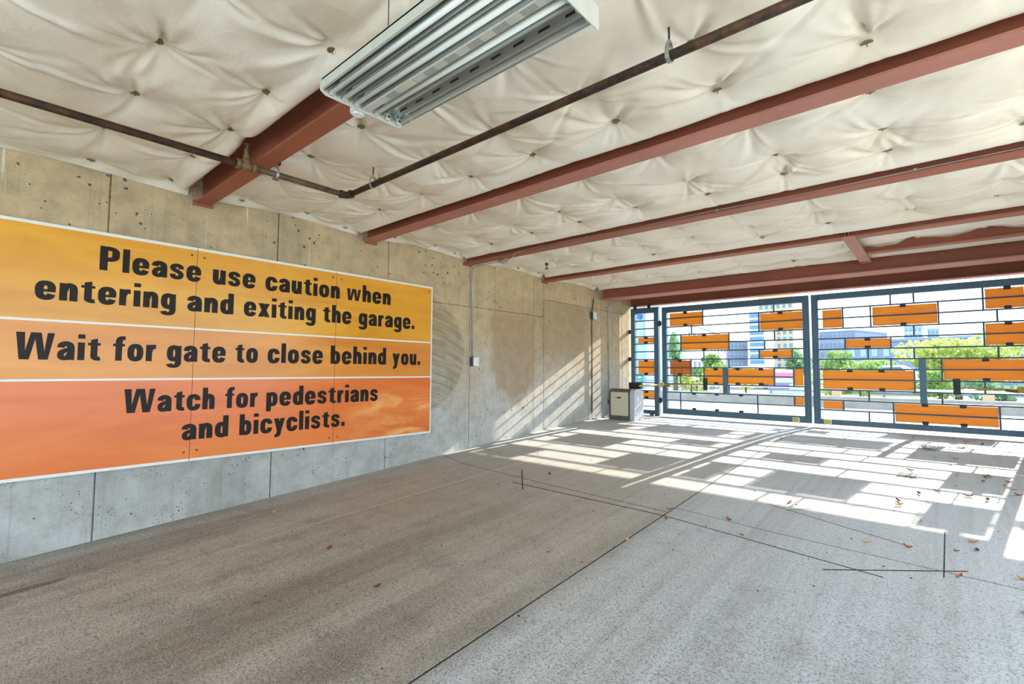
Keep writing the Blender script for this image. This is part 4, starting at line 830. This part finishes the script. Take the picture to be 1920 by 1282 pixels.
def tree(name, label, px, Y, ztop, zlow, rx, mat, leaves, lsize, seed, trunk=True, ry=None, cat='tree'):
    r = np.random.RandomState(seed); b = at(px, 697, Y); ry = ry or rx; e = empty(name, (b.x, Y, -0.02)); tag(e, label, cat)
    cz, hz = (ztop + zlow) / 2, (ztop - zlow) / 2; nb = max(6, int(leaves / 260)); blobs = []
    for i in range(nb):
        d = r.randn(3); d /= np.linalg.norm(d); k = r.uniform(0.3, 0.8); blobs.append((b.x + d[0] * rx * k, Y + d[1] * ry * k, cz + d[2] * hz * k, r.uniform(0.28, 0.5)))
    V = np.zeros((leaves * 4, 3)); 
    for i in range(leaves):
        bx_, by_, bz_, br = blobs[r.randint(nb)]; d = r.randn(3); d /= np.linalg.norm(d); k = r.uniform(0.5, 1.0) ** 0.6 * br
        c = np.array([bx_ + d[0] * rx * k, by_ + d[1] * ry * k, max(zlow * 0.6, bz_ + d[2] * hz * k)])
        a = r.randn(3); a /= np.linalg.norm(a); bb = np.cross(a, r.randn(3)); bb /= np.linalg.norm(bb); s = lsize * r.uniform(0.6, 1.3)
        V[i * 4:i * 4 + 4] = [c - a * s, c + bb * s * 0.5, c + a * s, c - bb * s * 0.5]
    obj('foliage', (V, np.arange(leaves * 4).reshape(-1, 4).tolist()), mat, e)
    if trunk:
        obj('trunk', tube([(b.x, Y, -0.05), (b.x + 0.05, Y, zlow * 0.6 + 0.3), (b.x, Y, cz)], 0.1, 8, radii=[0.13, 0.09, 0.04]), 'bark', e)
        for i in range(4): q_ = blobs[i]; obj('branch', tube([(b.x, Y, max(0.3, zlow * 0.8)), (q_[0], q_[1], q_[2])], 0.03, 6, radii=[0.05, 0.015]), 'bark', e)
    else: obj('stem', tube([(b.x, Y, -0.05), (b.x, Y, cz)], 0.04, 6), 'bark', e)
    return e
tree('street_tree', 'big yellow-green street tree standing before the warehouse, right gate leaf', 1795, 26, at(1795, 618, 26).z, 0.4, 2.0, 'leafy', 5200, 0.11, 3)
tree('street_tree', 'slim tall green tree at the left edge of the left gate leaf', 1266, 22.5, at(1266, 610, 22.5).z, 0.5, 0.42, 'leafd', 1800, 0.09, 4)
tree('street_tree', 'green tree in front of the white building, left gate leaf', 1335, 30, at(1335, 668, 30).z, 0.3, 1.1, 'leafg', 2200, 0.11, 5)
tree('street_tree', 'green tree in front of the slate office block', 1590, 34, at(1590, 654, 34).z, 0.5, 2.0, 'leafg', 2600, 0.12, 6)
tree('street_tree', 'small round tree at the right edge of the left gate leaf', 1497, 40, at(1497, 648, 40).z, 0.5, 1.5, 'leafd', 1800, 0.12, 8)
for i, (px, Y, top, rx, m, lb) in enumerate([(1306, 19.6, 684, 0.7, 'leafy', 'bright yellow-green shrub beside the teal sign'), (1352, 21.5, 676, 1.1, 'leafg', 'spreading green shrub in the middle of the left gate leaf'), (1398, 22, 684, 0.8, 'leafy', 'low yellow-green shrub before the grey mid-rise'), (1556, 22, 682, 1.2, 'leafy', 'low shrub at the left edge of the right gate leaf'), (1612, 23, 674, 1.0, 'leafg', 'green shrub left of the long orange board'), (1760, 21, 690, 1.0, 'leafg', 'low green shrub at the foot of the big tree'), (1850, 22, 712, 1.2, 'leafd', 'dark green shrub right of the big tree')]):
    tree('shrub', lb, px, Y, at(px, top, Y).z, 0.1, rx, m, 900, 0.08, 20 + i, False, 0.7, 'shrub')
def car(px, Y, label, paint):
    c = at(px, 697, Y); x = c.x; e = empty('parked_car', (x, Y, -0.02)); tag(e, label, 'car')
    prof = [(-2.1, 0.3), (-2.1, 0.72), (-1.3, 0.85), (-0.65, 1.36), (0.85, 1.4), (1.5, 0.95), (2.1, 0.86), (2.15, 0.3)]
    obj('body', prism([(x + a, b) for a, b in prof], Y - 0.8, Y + 0.8, 'xz'), paint, e)
    obj('side_window', prism([(x - 0.95, 0.92), (x - 0.55, 1.28), (x + 0.75, 1.31), (x + 1.15, 0.95)], Y - 0.815, Y - 0.8, 'xz'), 'glassd', e)
    for a in (-1.35, 1.35): obj('wheel', tube([(x + a, Y - 0.83, 0.3), (x + a, Y - 0.6, 0.3)], 0.32, 18), 'tyre', e)
car(1400, 34, 'white parked car beyond the parapet behind the left gate leaf', 'car'); car(1655, 31, 'white parked car beyond the parapet behind the right gate leaf', 'car')
a_, b_ = at(1440, 697, 27), at(1502, 697, 27); mw = empty('painted_wall', ((a_.x + b_.x) / 2, 27, 0)); tag(mw, 'low wall painted in pink, violet and white stripes beyond the parapet', 'wall')
obj('wall_block', box(a_.x, b_.x, 26.9, 27.1, -0.02, 1.15), 'bwhite', mw); obj('pink_stripe', box(a_.x + 0.01, b_.x - 0.01, 26.88, 26.9, 0.75, 1.0), 'pink', mw); obj('violet_stripe', box(a_.x + 0.01, b_.x - 0.5, 26.88, 26.9, 0.2, 0.45), 'violet', mw)
